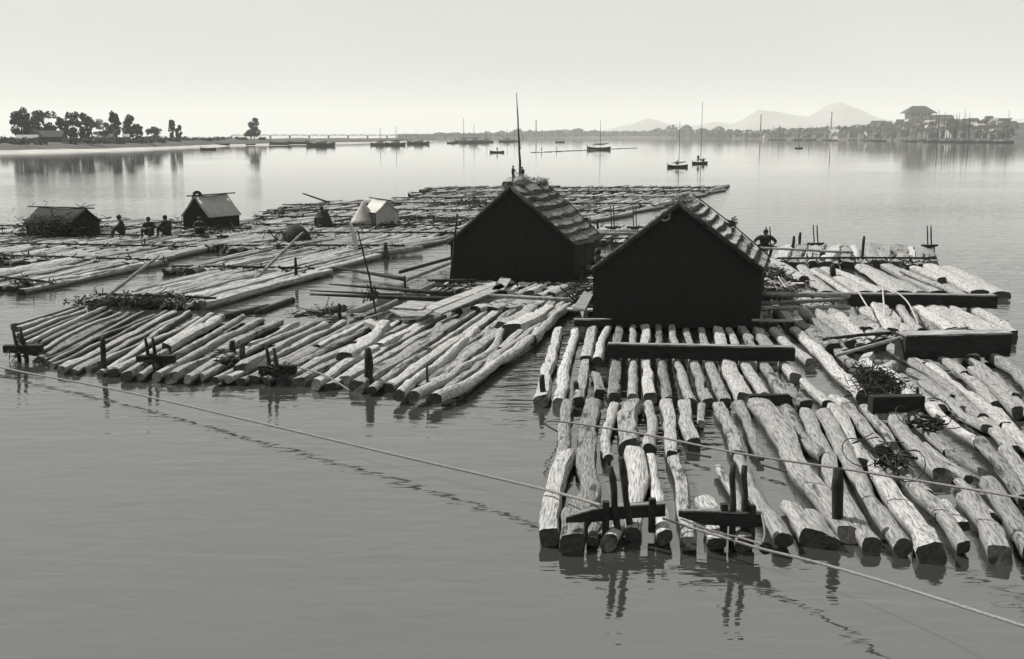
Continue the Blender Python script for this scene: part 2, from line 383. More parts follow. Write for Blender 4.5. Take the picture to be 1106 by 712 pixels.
for px in pxs:
    p = P(px, interp([(780, 150.1), (800, 150.3), (900, 151), (1000, 152.2), (1060, 153), (1250, 154.5)], px)); back = Vector((p.x, p.y, 0)).normalized()
    for d_ in prof:
        v = p + back * d_; h = -1 if d_ < 0 else (0 if d_ == 0 else 1 + town_h(px, d_) * (1 if d_ < 600 else 0.4) + 0.8 * noise.noise(Vector((v.x * .02, v.y * .02, 1))))
        q.v.append((v.x, v.y, h))
for i in range(len(pxs) - 1):
    for j in range(len(prof) - 1):
        a = i * len(prof) + j; q.f.append((a, a + len(prof), a + len(prof) + 1, a + 1)); q.mi.append(1)
o = q.part('town_slope', [M['sand'], M['grass']], None, True); tag(o, 'rising ground under the waterfront town', kind='structure')
# hills
prof_h = [(-900, 0), (560, 0), (640, 4), (680, 13), (700, 19), (722, 14), (745, 10), (768, 15), (790, 12), (822, 29), (850, 22), (868, 20), (885, 29), (908, 35), (930, 27), (950, 20), (975, 14), (1010, 9), (1060, 13), (1120, 20), (1200, 12), (2000, 5)]
q = MB(); cols = list(range(560, 1260, 6)); rows_ = 13; Y0 = 9500
for px in cols:
    for j in range(rows_):
        t = j / (rows_ - 1); Y = Y0 - 1300 + 2600 * t
        hp = interp(prof_h, px + 10 * noise.noise(Vector((px * .02, t * 3, 5)))) / F * Y0
        s_ = math.sin(t * math.pi) ** 1.3
        x = (px - CX) / math.hypot(F, CY - HZ) * Y
        q.v.append((x, Y, -2 + (hp + 6) * s_ * (1 + 0.18 * noise.noise(Vector((px * .03, t * 6, 2))) * (1 if t < .5 else 1)) + 8 * s_ * noise.noise(Vector((px * 0.1, t * 9, 0)))))
for i in range(len(cols) - 1):
    for j in range(rows_ - 1):
        a = i * rows_ + j; q.f.append((a, a + rows_, a + rows_ + 1, a + 1)); q.mi.append(0)
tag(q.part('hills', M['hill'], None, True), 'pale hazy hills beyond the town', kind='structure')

# ------------------------------------------------------------------ trees
def crown_mesh(blobs, n_, size, seed):
    r_ = random.Random(seed); q = MB()
    for _ in range(n_):
        bx = r_.choice(blobs); u = Vector((r_.gauss(0, 1), r_.gauss(0, 1), r_.gauss(0, 1))).normalized() * (r_.random() ** 0.35)
        c = Vector((bx[0] + u.x * bx[3], bx[1] + u.y * bx[3], bx[2] + u.z * bx[4]))
        if noise.noise(c * 0.45 + Vector((seed, 0, 0))) < -0.34: continue
        a = Vector((r_.gauss(0, 1), r_.gauss(0, 1), r_.gauss(0, 1))).normalized(); b2 = a.orthogonal().normalized(); s = size * r_.uniform(0.5, 1.2)
        b0 = len(q.v); q.v += [tuple(c + a * s), tuple(c + b2 * s * .7), tuple(c - a * s), tuple(c - b2 * s * .7)]
        q.f.append((b0, b0 + 1, b0 + 2, b0 + 3)); q.mi.append(0)
    return q.mesh('crown')
def tree(pos, h, wd, label, group, seed, kind='tree', n_=2600, name='leafy_tree'):
    r_ = random.Random(seed); t = thing(name, pos, label, 'tree', group)
    q = MB(); q.tube([Vector(pos) + Vector((0, 0, -0.5)), Vector(pos) + Vector((wd * .02, 0, h * .3)), Vector(pos) + Vector((-wd * .02, 0, h * .75))], [h * .028, h * .022, h * .008], 7)
    for i in range(5):
        a = r_.uniform(0, math.tau); z0 = h * r_.uniform(.25, .5)
        q.tube([Vector(pos) + Vector((0, 0, z0)), Vector(pos) + Vector((math.cos(a) * wd * .2, math.sin(a) * wd * .2, z0 + h * .15)), Vector(pos) + Vector((math.cos(a) * wd * .34, math.sin(a) * wd * .34, z0 + h * .3))], [h * .012, h * .008, h * .003], 5)
    q.part('trunk', M['bark'], t, True)
    bl = []
    for i in range(16):
        zz = r_.uniform(.13, .88); rr = wd * .5 * (1 - abs(zz - .52) * 1.3) * .62; a = r_.uniform(0, math.tau)
        bl.append((math.cos(a) * rr, math.sin(a) * rr, h * zz, wd * r_.uniform(.13, .25), h * r_.uniform(.08, .15)))
    link('crown', crown_mesh(bl, n_, max(.35, h * .035), seed), M['leaf'], t, smooth=False)
    return t
def at_d(px, wy, d_, z):                       # a point d_ metres behind the shore seen at (px, wy)
    p = P(px, wy); bk = Vector((p.x, p.y, 0)).normalized(); v = p + bk * d_; v.z = z; return v
TL = [(25, 117, 22, 'tall pale-edged tree leftmost in the island grove'), (34, 119, 17, 'slim tree just right of the leftmost island tree'),
      (50, 115, 27, 'broad round-topped tree above the dark farmhouse'), (69, 126, 14, 'low tree beside the pale gable right of the farmhouse'),
      (80, 121, 19, 'dark bushy tree in the middle of the island grove'), (95, 120, 18, 'dense upright dark tree of the middle grove pair'),
      (113, 128, 20, 'low spreading tree left of the pair of poplars'), (126, 121, 13, 'slim poplar-like tree in the right island group'),
      (141, 121, 17, 'rounded tree above the small white hut'), (151, 134, 10, 'small bush-like tree right of the white hut tree'),
      (167, 135, 17, 'low dome-shaped tree beside the pale roof'), (187, 130, 7, 'thin small tree with a narrow top near the island middle'),
      (194, 134, 8, 'tiny tree beside the thin narrow one'), (275, 126, 15, 'lone tall round tree near the right end of the island'),
      (-30, 122, 26, 'broad tree outside the grove on the left'), (268, 141, 8, 'small leaning bush at the foot of the lone tree')]
for i, (px, ty, wpx, lab) in enumerate(TL):
    wy = interp(shoreL, px); base = at_d(px, wy, 112, 3.3); top = PY(px, ty, base.y)
    tree(base, top.z - 3.0, wpx * mpp(base) * 1.12, lab, 'trees on the left island', 40 + i)
for i, (px, d_) in enumerate([(14, 100), (72, 96), (105, 92), (122, 95), (133, 98), (150, 96), (160, 100), (200, 120), (216, 120), (236, 120), (245, 122), (256, 120), (178, 108), (60, 92), (88, 94), (20, 52), (44, 48), (76, 55), (98, 44), (112, 60), (128, 50), (142, 62), (156, 48), (172, 58), (188, 70), (206, 75), (222, 60), (262, 80), (284, 85), (230, 95), (194, 100), (8, 70), (30, 75), (-10, 60), (-40, 80)]):
    wy = interp(shoreL, px); base = at_d(px, wy, d_, 2.7)
    bl = [(rn.uniform(-3, 3), rn.uniform(-1.5, 1.5), rn.uniform(.6, 1.6), rn.uniform(1.6, 3), rn.uniform(1.0, 1.9)) for _ in range(6)]
    o = link('bush', crown_mesh(bl, 420, .5, 300 + i), M['leaf'], None, Matrix.Translation(base), smooth=False)
    tag(o, 'low dark bush in the scrub along the island bank', 'bush', 'bushes along the island bank')
# far-off wood along the opposite shore
q = MB(); r_ = random.Random(77)
for i in range(8000):
    px = r_.uniform(430, 1090); hh = interp([(430, 5), (500, 8), (545, 9), (560, 13), (585, 14), (600, 17), (625, 16), (640, 14), (700, 14), (720, 17), (800, 17), (850, 13), (930, 14), (1090, 14)], px)
    hh *= 0.55 + 0.45 * abs(noise.noise(Vector((px * .06, 1, 2)))) * 2
    wy = interp(shoreR, px); base = at_d(px, wy, r_.uniform(60, 420) if px < 800 else r_.uniform(20, 300), 0)
    d_ = base.length; gz = 3 if px < 800 else 1 + town_h(px, (base - P(px, wy)).length)
    z = gz + (r_.random() ** 1.3) * hh * 0.66 * d_ / F * (1 if px < 800 else 0.6)
    c = Vector((base.x, base.y, z)); s = d_ / F * 1.5
    for _ in range(2):
        a = Vector((r_.gauss(0, 1), r_.gauss(0, 1), r_.gauss(0, 1))).normalized(); b2 = a.orthogonal().normalized(); sz = s * r_.uniform(.7, 1.6)
        b0 = len(q.v); q.v += [tuple(c + a * sz), tuple(c + b2 * sz * .8), tuple(c - a * sz), tuple(c - b2 * sz * .8)]; q.f.append((b0, b0 + 1, b0 + 2, b0 + 3)); q.mi.append(0)
tag(q.part('distant_wood', M['leaf'], None), 'far-off wood and scrub along the opposite shore', 'wood', kind='stuff')

# ------------------------------------------------------------------ buildings
def house_parts(root, pos, wd, dp, hw, hr, rot, wm, rm, windows=0):
    mt = Matrix.Translation(pos) @ Matrix.Rotation(rot, 4, 'Z')
    q = MB(); q.box((0, 0, hw / 2 - .5), (wd, dp, hw + 1))
    b0 = len(q.v); q.v += [(-wd / 2, -dp / 2, hw), (-wd / 2, dp / 2, hw), (-wd / 2, 0, hw + hr * .95), (wd / 2, -dp / 2, hw), (wd / 2, dp / 2, hw), (wd / 2, 0, hw + hr * .95)]
    q.f += [(b0, b0 + 2, b0 + 1), (b0 + 3, b0 + 4, b0 + 5)]; q.mi += [0, 0]
    link('wall', q.mesh(), M[wm], root, local(root, mt), False)
    q = MB(); e = .5; t_ = .35
    for sg in (-1, 1):
        y0, z0 = sg * (dp / 2 + e), hw - e * hr / (dp / 2)
        b0 = len(q.v)
        q.v += [(-wd / 2 - e, y0, z0), (wd / 2 + e, y0, z0), (wd / 2 + e, 0, hw + hr), (-wd / 2 - e, 0, hw + hr), (-wd / 2 - e, y0, z0 + t_), (wd / 2 + e, y0, z0 + t_), (wd / 2 + e, 0, hw + hr + t_), (-wd / 2 - e, 0, hw + hr + t_)]
        q.f += [tuple(b0 + i for i in f_) for f_ in ((0, 1, 2, 3), (4, 7, 6, 5), (0, 4, 5, 1), (1, 5, 6, 2), (2, 6, 7, 3), (3, 7, 4, 0))]; q.mi += [0] * 6
    link('roof', q.mesh(), M[rm], root, local(root, mt), False)
    if windows:
        for i in range(windows):
            q = MB(); q.box(((i + .5) / windows * wd - wd / 2, -dp / 2 - .05, hw * .55), (wd / windows * .35, .2, hw * .35))
            link('window', q.mesh(), M['hull'], root, local(root, mt), False)
for (px, d_, wd, dp, hw, hr, rot, wm, rm, lab) in [
        (53, 93, 25, 10, 3.6, 3.2, 0.05, 'roof', 'roof', 'dark farmhouse with a hipped thatch roof under the broad tree'),
        (31, 88, 15, 9, 1.6, 3.0, 0.2, 'wall2', 'roof2', 'low shed with a bright pale roof at the left end of the island'),
        (39, 118, 7, 9, 5.5, 3.5, 1.45, 'wall', 'roof2', 'white gabled house behind the dark farmhouse, left side'),
        (62, 112, 8, 7, 4.6, 1.6, 0.0, 'wall', 'roof2', 'pale box-like house at the right shoulder of the farmhouse'),
        (115, 110, 14, 8, 2.4, 2.8, -0.2, 'wall', 'roof2', 'pale-roofed house half hidden in scrub mid-island'),
        (137, 104, 5, 5, 3.6, 1.4, 0.3, 'wall', 'roof2', 'tiny white hut below the rounded tree'),
        (177, 104, 6, 6, 2.2, 1.8, -0.5, 'wall', 'roof2', 'small pale roof slanting beside the dome-shaped tree'),
        (66, 92, 6, 6, 2.4, 1.6, 0.6, 'wall', 'roof2', 'little pale lean-to at the foot of the farmhouse')]:
    pos = at_d(px, interp(shoreL, px), d_, 2.6); t = thing('farm_house', pos, lab, 'house', 'houses on the left island')
    house_parts(t, pos, wd * .55, dp * .6, hw * .85, hr * .75, rot, wm, rm, 2 if wd > 12 else 1)
# temple-like hall on the hill
hp_ = at_d(990, 152.1, 330, town_h(990, 330)); t = thing('hill_hall', hp_, 'large hall with a wide dark hipped roof crowning the town hill', 'hall')
s_ = mpp(hp_)
q = MB(); zt = PY(990, 122.3, hp_.y).z; q.box((hp_.x, hp_.y, zt - 7), (24 * s_, 14 * s_, 14)); q.part('wall', M['wall'], t)
q = MB(); W, D_, z0, z1 = 17 * s_, 11 * s_, PY(990, 122.5, hp_.y).z, PY(990, 114.5, hp_.y).z
q.v += [(hp_.x - W, hp_.y - D_, z0), (hp_.x + W, hp_.y - D_, z0), (hp_.x + W, hp_.y + D_, z0), (hp_.x - W, hp_.y + D_, z0), (hp_.x - W * .42, hp_.y, z1), (hp_.x + W * .42, hp_.y, z1)]
q.f += [(0, 1, 5, 4), (1, 2, 5), (2, 3, 4, 5), (3, 0, 4), (3, 2, 1, 0)]; q.mi += [0] * 5
q.part('roof', M['roof'], t)
for i in range(6):
    q = MB(); q.box((hp_.x + (i - 2.5) * 3.4 * s_, hp_.y - 7 * s_ - .3, zt - 2.6), (.9 * s_, .5, 5)); q.part('column', M['wall2'], t)
# second, smaller roofs near it and town houses
proto = {}
def town_house(px, d_, wd, hw, hr, rot, wm, rm, lab, grp):
    wy = interp(shoreR, px); pos = at_d(px, wy, d_, 0.6 + town_h(px, d_)); t = thing('town_house', pos, lab, 'house', grp)
    key = (wm, rm)
    if key not in proto:
        ch = []; tmp = thing('town_house', (0, 0, 0), 'x', 'house'); house_parts(tmp, Vector((0, 0, 0)), 10, 7, 4, 3, 0, wm, rm, 0)
        ch = [c for c in tmp.children]; proto[key] = [(c.name.split('.')[0], c.data) for c in ch]
        for c in ch: bpy.data.objects.remove(c)
        bpy.data.objects.remove(tmp)
    for nm, me in proto[key]:
        o = bpy.data.objects.new(nm, me); C.objects.link(o); o.parent = t
        o.matrix_basis = Matrix.Rotation(rot, 4, 'Z') @ Matrix.Diagonal((wd / 10, wd / 10, hw / 4, 1))
r_ = random.Random(21)
kinds = [('wall', 'roof', 'white-walled house with a dark roof among the crowded waterfront town', 'dark-roofed white houses of the town'),
         ('wall2', 'roof', 'dull-walled house with a dark roof among the crowded waterfront town', 'dark-roofed dull houses of the town'),
         ('wall', 'roof2', 'pale house with a bright roof among the crowded waterfront town', 'bright-roofed pale houses of the town'),
         ('wall2', 'roof2', 'dull-walled house with a bright roof among the crowded waterfront town', 'bright-roofed dull houses of the town')]
for i in range(230):
    px = 800 + 290 * r_.random() ** 0.85; k = r_.choice([0, 1, 1, 1, 2, 1, 1, 1, 0])
    town_house(px, r_.choice([18, 40, 70, 100, 140, 190, 240]) + r_.uniform(-8, 8), r_.uniform(9, 16), r_.uniform(3.5, 6.5), 3, r_.uniform(-.5, .5) + r_.choice([0, 0, 1.57]), kinds[k][0], kinds[k][1], kinds[k][2], kinds[k][3])
for (px, d_, wd, lab) in [(948, 255, 22, 'dark gabled hall on the skyline left of the hill hall'), (1016, 300, 26, 'long dark-roofed hall on the skyline right of the hill hall')]:
    town_house(px, d_, wd, 7, 4, 0, 'wall2', 'roof', lab, None)
for (px, ty, lab) in [(897, 121, 'slender chimney rising above the middle of the town'), (821, 124, 'thin chimney above the left end of the town'), (579, 130, 'faint chimney on the far shore behind the tall mast')]:
    wy = interp(shoreR, px); b0 = at_d(px, wy, 120, 3); top = PY(px, ty, b0.y)
    t = thing('chimney', b0, lab, 'chimney'); r0 = .8 * mpp(b0)
    tube_part('stack', [b0, Vector((b0.x, b0.y, top.z))], [r0, r0 * .7], M['wall2'], t); tube_part('rim', [Vector((b0.x, b0.y, top.z - r0)), Vector((b0.x, b0.y, top.z + .2))], r0 * .95, M['roof'], t)
# long railway bridge far upstream
bp = [P(x, 149.9) for x in (262, 470)]; t = thing('railway_bridge', bp[0], 'long low truss bridge crossing the river far in the haze', 'bridge')
Yb = 2300.0; xs = [(px - CX) / math.hypot(F, CY - HZ) * Yb for px in range(250, 585, 21)]
t.location = (xs[0], Yb, 0)
q = MB(); q.box(((xs[0] + xs[-1]) / 2, Yb, 6.5), (xs[-1] - xs[0], 5, 1.0)); q.part('deck', M['roof'], t)
for i, x in enumerate(xs):
    q = MB(); q.box((x, Yb, 2.5), (3, 6, 7)); q.part('pier', M['roof'], t)
    if i < len(xs) - 1:
        q = MB(); x2 = xs[i + 1]
        for sy in (-2.6, 2.6):
            q.tube([(x, Yb + sy, 7), (x + 6, Yb + sy, 9.5), (x2 - 6, Yb + sy, 9.5), (x2, Yb + sy, 7)], .3, 4)
            for kk in range(1, 5): q.tube([(x + (x2 - x) * kk / 5, Yb + sy, 7), (x + (x2 - x) * (kk + (.5 if kk % 2 else -.5)) / 5, Yb + sy, 9.5)], .2, 4)
        q.part('truss', M['roof'], t)

# ------------------------------------------------------------------ people
def smoothstep(a): return max(0, min(1, a))
def figure_mesh(pose):
    """one continuous skinned body; joints in metres, facing +Y"""
    J = {'pel': (0, 0, .93), 'wai': (0, 0, 1.08), 'che': (0, .01, 1.27), 'nek': (0, .01, 1.46), 'hed': (0, .03, 1.58), 'crn': (0, .02, 1.68), 'nos': (0, .125, 1.575)}
    for s, sg in (('L', -1), ('R', 1)):
        J.update({s + 'hip': (sg * .1, 0, .88), s + 'kne': (sg * .11, .03, .48), s + 'ank': (sg * .12, -.02, .08), s + 'toe': (sg * .14, .14, .03),
                  s + 'sho': (sg * .19, 0, 1.40), s + 'elb': (sg * .25, -.02, 1.13), s + 'wri': (sg * .26, .08, .9), s + 'ear': (sg * .085, .01, 1.575)})
    J.update(pose)
    Rr = {'pel': .18, 'wai': .17, 'che': .185, 'nek': .06, 'hed': .088, 'crn': .07, 'nos': .014}
    for s in 'LR': Rr.update({s + 'hip': .12, s + 'kne': .085, s + 'ank': .05, s + 'toe': .032, s + 'sho': .10, s + 'elb': .065, s + 'wri': .028, s + 'ear': .018})
    E_ = [('pel', 'wai'), ('wai', 'che'), ('che', 'nek'), ('nek', 'hed'), ('hed', 'crn'), ('hed', 'nos')]
    for s in 'LR':
        E_ += [('pel', s + 'hip'), (s + 'hip', s + 'kne'), (s + 'kne', s + 'ank'), (s + 'ank', s + 'toe'), ('che', s + 'sho'), (s + 'sho', s + 'elb'), (s + 'elb', s + 'wri'), ('hed', s + 'ear')]
        wv, ev = Vector(J[s + 'wri']), Vector(J[s + 'elb']); d = (wv - ev).normalized(); side = d.cross(Vector((1, 0, .2))).normalized()
        J[s + 'pal'] = tuple(wv + d * .07); Rr[s + 'pal'] = .03; E_.append((s + 'wri', s + 'pal'))
        for k in range(4):
            b_ = wv + d * .10 + side * (k - 1.5) * .021; ln = (.07, .08, .075, .055)[k]; curl = Vector((0, .3, -.5)) * .02
            J[f'{s}f{k}a'] = tuple(b_); J[f'{s}f{k}b'] = tuple(b_ + d * ln * .5 + curl); J[f'{s}f{k}c'] = tuple(b_ + d * ln * .85 + curl * 2.4)
            for x_, r0 in zip('abc', (.0095, .009, .0075)): Rr[f'{s}f{k}{x_}'] = r0
            E_ += [(s + 'pal', f'{s}f{k}a'), (f'{s}f{k}a', f'{s}f{k}b'), (f'{s}f{k}b', f'{s}f{k}c')]
        J[s + 'tha'] = tuple(wv + d * .05 + side * -.045); J[s + 'thb'] = tuple(wv + d * .09 + side * -.06); Rr[s + 'tha'] = .011; Rr[s + 'thb'] = .009
        E_ += [(s + 'wri', s + 'tha'), (s + 'tha', s + 'thb')]
    keys = list(J); me = bpy.data.meshes.new('fig'); me.from_pydata([J[k] for k in keys], [(keys.index(a), keys.index(b2)) for a, b2 in E_], [])
    o = bpy.data.objects.new('fig', me); C.objects.link(o)
    md = o.modifiers.new('s', 'SKIN'); sv = me.skin_vertices[0].data
    for i, k in enumerate(keys): sv[i].radius = (Rr[k], Rr[k]); sv[i].use_root = (k == 'pel')
    o.modifiers.new('u', 'SUBSURF').levels = 1
    dg = bpy.context.evaluated_depsgraph_get(); m2 = bpy.data.meshes.new_from_object(o.evaluated_get(dg)); bpy.data.objects.remove(o); bpy.data.meshes.remove(me)
    m2.materials.clear(); [m2.materials.append(x) for x in (M['cloth'], M['skin'])]
    sk_pts = [Vector(J['hed']), Vector(J['crn'])] + [Vector(J[s + 'pal']) for s in 'LR'] + [Vector(J[s + 'toe']) for s in 'LR']
    rad = [.17, .14, .13, .13, .11, .11]
    for p in m2.polygons:
        p.use_smooth = True
        p.material_index = 1 if any((p.center - a).length < rr for a, rr in zip(sk_pts, rad)) else 0
    return m2, Vector(J['hed']), Vector(J['crn'])
POSES = {
    'stand': {},
    'pole': {'Rwri': (.12, .3, 1.25), 'Relb': (.28, .12, 1.2), 'Lwri': (-.05, .34, 1.0), 'Lelb': (-.27, .14, 1.15), 'Rkne': (.12, .16, .5), 'Rank': (.13, .12, .09), 'Rtoe': (.15, .28, .04)},
    'sit': {'pel': (0, 0, .22), 'wai': (0, .03, .38), 'che': (0, .08, .57), 'nek': (0, .13, .76), 'hed': (0, .17, .88), 'crn': (0, .17, .98), 'nos': (0, .265, .87), 'Lear': (-.085, .16, .88), 'Rear': (.085, .16, .88),
            'Lhip': (-.11, .03, .2), 'Rhip': (.11, .03, .2), 'Lkne': (-.24, .36, .5), 'Rkne': (.22, .4, .46), 'Lank': (-.18, .46, .09), 'Rank': (.16, .52, .09), 'Ltoe': (-.2, .6, .04), 'Rtoe': (.18, .66, .04),
            'Lsho': (-.19, .08, .7), 'Rsho': (.19, .08, .7), 'Lelb': (-.3, .2, .5), 'Relb': (.3, .22, .5), 'Lwri': (-.14, .4, .5), 'Rwri': (.12, .42, .48)},
    'crouch': {'pel': (0, -.05, .42), 'wai': (0, .03, .56), 'che': (0, .12, .74), 'nek': (0, .2, .92), 'hed': (0, .25, 1.03), 'crn': (0, .25, 1.13), 'nos': (0, .345, 1.02), 'Lear': (-.085, .24, 1.03), 'Rear': (.085, .24, 1.03),
               'Lhip': (-.12, -.02, .38), 'Rhip': (.12, -.02, .38), 'Lkne': (-.26, .36, .56), 'Rkne': (.26, .36, .56), 'Lank': (-.2, .16, .09), 'Rank': (.2, .16, .09), 'Ltoe': (-.23, .32, .04), 'Rtoe': (.23, .32, .04),
               'Lsho': (-.22, .14, .86), 'Rsho': (.22, .14, .86), 'Lelb': (-.42, .22, .68), 'Relb': (.42, .2, .7), 'Lwri': (-.3, .42, .6), 'Rwri': (.42, .42, .62)},
}
FIG = {k: figure_mesh(v) for k, v in POSES.items()}
def person(pos, rot, pose, label, hat=None, scale=1.0, group=None):
    me, hd, cr = FIG[pose]; pos = Vector(pos)
    t = thing('person', pos, label, 'person', group); mt = Matrix.Rotation(rot, 4, 'Z') @ Matrix.Scale(scale, 4)
    o = bpy.data.objects.new('body', me); C.objects.link(o); o.parent = t; o.matrix_basis = mt
    q = MB(); ax = (cr - hd).normalized(); rings = []
    for i, (h, r0) in enumerate(((-.02, .098), (.05, .104), (.1, .09), (.135, .05), (.15, .01))):
        c = hd + ax * h + Vector((0, -.012, 0)); rings.append([c + Vector((math.cos(a * math.tau / 10) * r0, math.sin(a * math.tau / 10) * r0, 0)) for a in range(10)])
    q.quad_ring(rings); link('hair', q.mesh(), M['hair'], t, mt)
    if hat:
        q = MB(); c = hd + ax * .1; rings = []
        for h, r0 in ((-.02, .24), (0, .23), (.08, .1), (.15, .03), (.16, .005)): rings.append([c + ax * h + Vector((math.cos(a * math.tau / 14) * r0, math.sin(a * math.tau / 14) * r0, 0)) for a in range(14)])
        q.quad_ring(rings); link('hat', q.mesh(), M[hat], t, mt)
    return t

# ------------------------------------------------------------------ boats
def hull_mesh(L, B, H, seed=0):
    q = MB(); st = []
    for i in range(11):
        t = i / 10; x = (t - .5) * L; wv = B / 2 * (math.sin(math.pi * (0.12 + 0.80 * t)) ** .6); sh = H * (1 + .5 * (2 * t - 1) ** 2); rs = 0 if t < .85 else (t - .85) * H * 2
        st.append([(x, -wv, sh), (x, -wv * .8, .1 + rs), (x, -wv * .3, -.25 + rs), (x, wv * .3, -.25 + rs), (x, wv * .8, .1 + rs), (x, wv, sh), (x, wv * .88, sh - .02), (x, wv * .6, H * .35 + rs), (x, -wv * .6, H * .35 + rs), (x, -wv * .88, sh - .02)])
    q.quad_ring(st); return q.mesh('hull')
def boat(pos, rot, L, label, mast=0.0, group=None, extras=True, sail=False, lean=0.0, cabin=False):
    pos = Vector(pos); pos.z = 0; t = thing('river_boat', pos, label, 'boat', group)
    mt = Matrix.Rotation(rot, 4, 'Z'); B, H = L * .26, L * .10
    link('hull', hull_mesh(L, B, H), M['hull'], t, mt)
    if extras:
        for x in (-.22, .1, .32):
            q = MB(); q.box((x * L, 0, H * .9), (L * .05, B * .82, .05)); link('thwart', q.mesh(), M['timber_top'], t, mt, False)
        q = MB(); q.tube([(-L * .5, 0, -.2), (-L * .53, 0, H * 2.4)], [L * .02, L * .012], 5); q.box((-L * .52, 0, -.05), (L * .05, .05, .5)); link('rudder', q.mesh(), M['hull'], t, mt, False)
    if mast:
        q = MB(); q.tube([(L * .05, 0, 0), (L * .05 + lean * mast, 0, mast)], [max(L * .012 + .02, .30 * mpp(pos)), max(L * .005 + .015, .2 * mpp(pos))], 6); link('mast', q.mesh(), M['stake'], t, mt)
    if sail:
        q = MB(); pts = [(-L * .3, .1, H * 2.0), (-L * .1, 0, H * 2.5), (L * .15, 0, H * 2.4), (L * .42, .1, H * 2.9)]; q.tube(pts, [L * .012, L * .035, L * .04, L * .014], 7); link('furled_sail', q.mesh(), M['sail'], t, mt)
    if cabin:
        q = MB(); rings = [[(x, math.cos(a) * B * .42, H + math.sin(a) * B * .42) for a in [math.pi * k / 8 for k in range(9)]] for x in (-L * .2, 0, L * .2)]
        q.quad_ring(rings); link('cabin_hood', q.mesh(), M['sail'], t, mt)
    return t
def mast_h(px, ty, base): return PY(px, ty, base.y).z
b1 = P(732, 181); boat(b1, R(8), 22 * mpp(b1), 'small dark sailing boat with a shorter bare mast, left of the two nearest boats', mast_h(731, 131, b1), sail=True)
b2_ = P(756, 177); boat(b2_, R(20), 18 * mpp(b2_), 'small dark sailing boat with the tallest mast, right of the two nearest boats', mast_h(755, 110, b2_), sail=True)
person(b1 + Vector((-.3, .2, .25)), R(-100), 'crouch', 'person in dark clothes crouching by the mast of the left sailing boat')
person(b2_ + Vector((-.4, .1, .3)), R(160), 'stand', 'person in dark clothes standing at the mast foot of the right sailing boat', scale=.95)
person(b2_ + Vector((.9, .1, .3)), R(100), 'sit', 'person in dark clothes seated at the bow of the right sailing boat')
b3 = P(537, 165); boat(b3, R(5), 15 * mpp(b3), 'lone rowing boat with a figure amidships left of the tall mast', 0)
person(b3 + Vector((0, 0, .35)), R(20), 'pole', 'person standing in the lone rowing boat with arms out')
b4 = P(647, 162); boat(b4, R(3), 25 * mpp(b4), 'dark flat boat lying across the drifting string of logs', mast_h(646, 130, b4), sail=True)
b5 = P(863, 160.5); boat(b5, R(15), 9 * mpp(b5), 'tiny lone boat on open water right of the sailing boats', 0, cabin=True)
b6 = P(605, 154); boat(b6, R(0), 10 * mpp(b6), 'tiny boat near the far shore right of the tall mast', 0, cabin=True)
b7 = P(225, 161.8); boat(b7, R(4), 16 * mpp(b7), 'small dark rowing boat off the right part of the island', 0)
for (px, py, L, my, lab) in [(347, 158, 30, 0, 'low barge with rough cargo left of the moored row'), (410, 157, 20, 138, 'moored boat with one thin mast, leftmost of the far row'),
                             (427, 157, 22, 136, 'moored boat second in the far row'), (452, 156, 24, 0, 'mastless barge at the right end of the far row'),
                             (500, 154, 18, 128, 'moored sailing boat with the tallest mast of the middle cluster'), (511, 154.5, 22, 134, 'heaped cargo boat in the middle cluster'),
                             (525, 154, 16, 141, 'short-masted boat right in the middle cluster'), (489, 155, 12, 0, 'low skiff left of the middle cluster'),
                             (547, 153.5, 16, 139, 'moored boat with a mast just left of the tall raft mast'), (555, 153, 10, 142, 'small moored boat beside the tall raft mast')]:
    b0 = P(px, py); boat(b0, rn.uniform(-.2, .2), L * mpp(b0), lab, mast_h(px, my, b0) if my else 0, 'boats moored off the far shore', cabin=True, sail=bool(my))
for (px, py, L, lab) in [(52, 161.5, 20, 'beached rowing boat leftmost on the island sand'), (165, 159.6, 24, 'long beached boat under the middle of the island'), (200, 158, 16, 'beached boat among the scrub right of the long one'),
                         (271, 157.5, 10, 'small beached boat below the lone tree'), (303, 157.2, 24, 'flat boat drawn up at the island tip'), (323, 156.5, 22, 'boat at the outermost point of the island'), (240, 158, 16, 'beached boat left of the lone tree')]:
    b0 = P(px, py); t = boat(b0, rn.uniform(-.3, .3), L * mpp(b0), lab, 0, 'boats drawn up along the island'); t.location.z = .5
for i in range(75):
    px = r_.choice([r_.uniform(1000, 1090), r_.uniform(830, 1000), r_.uniform(1005, 1050)]); wy = interp(shoreR, px) + r_.uniform(.3, 1.4); b0 = P(px, wy)
    mh = (r_.uniform(14, 36) if px > 1000 else r_.uniform(8, 18)) * mpp(b0)
    boat(b0, r_.uniform(-.4, .4), r_.uniform(9, 14), 'small sailing boat in the crowded moorings below the town', mh, 'sailing boats moored below the town', extras=False, sail=True, lean=r_.uniform(-.02, .02), cabin=r_.random() < .4)
# drifting string of logs with two men
t = thing('log_string', P(640, 162), 'thin string of logs drifting across the river beside the flat boat', 'raft')
for i in range(16):
    px = 592 + i * 6.2; y = 164.3 - i * .27
    a, b2 = P(px - 3.5, y, .02), P(px + 3.4, y - .3 + rn.uniform(-.2, .2), .02); copy_log(t, rn.choice(FARLOG), a, b2, rn.uniform(.16, .3))
person(P(585, 163.6, .1), R(60), 'stand', 'tiny distant person standing on the log string, left one'); person(P(601, 163, .1), R(80), 'stand', 'tiny distant person standing on the log string, right one')
t = thing('log_string', P(640, 162), 'short loose log end floating left of the two tiny persons', 'raft')
copy_log(t, FARLOG[2], P(574, 164.8, .02), P(590, 164.4, .02), .2)

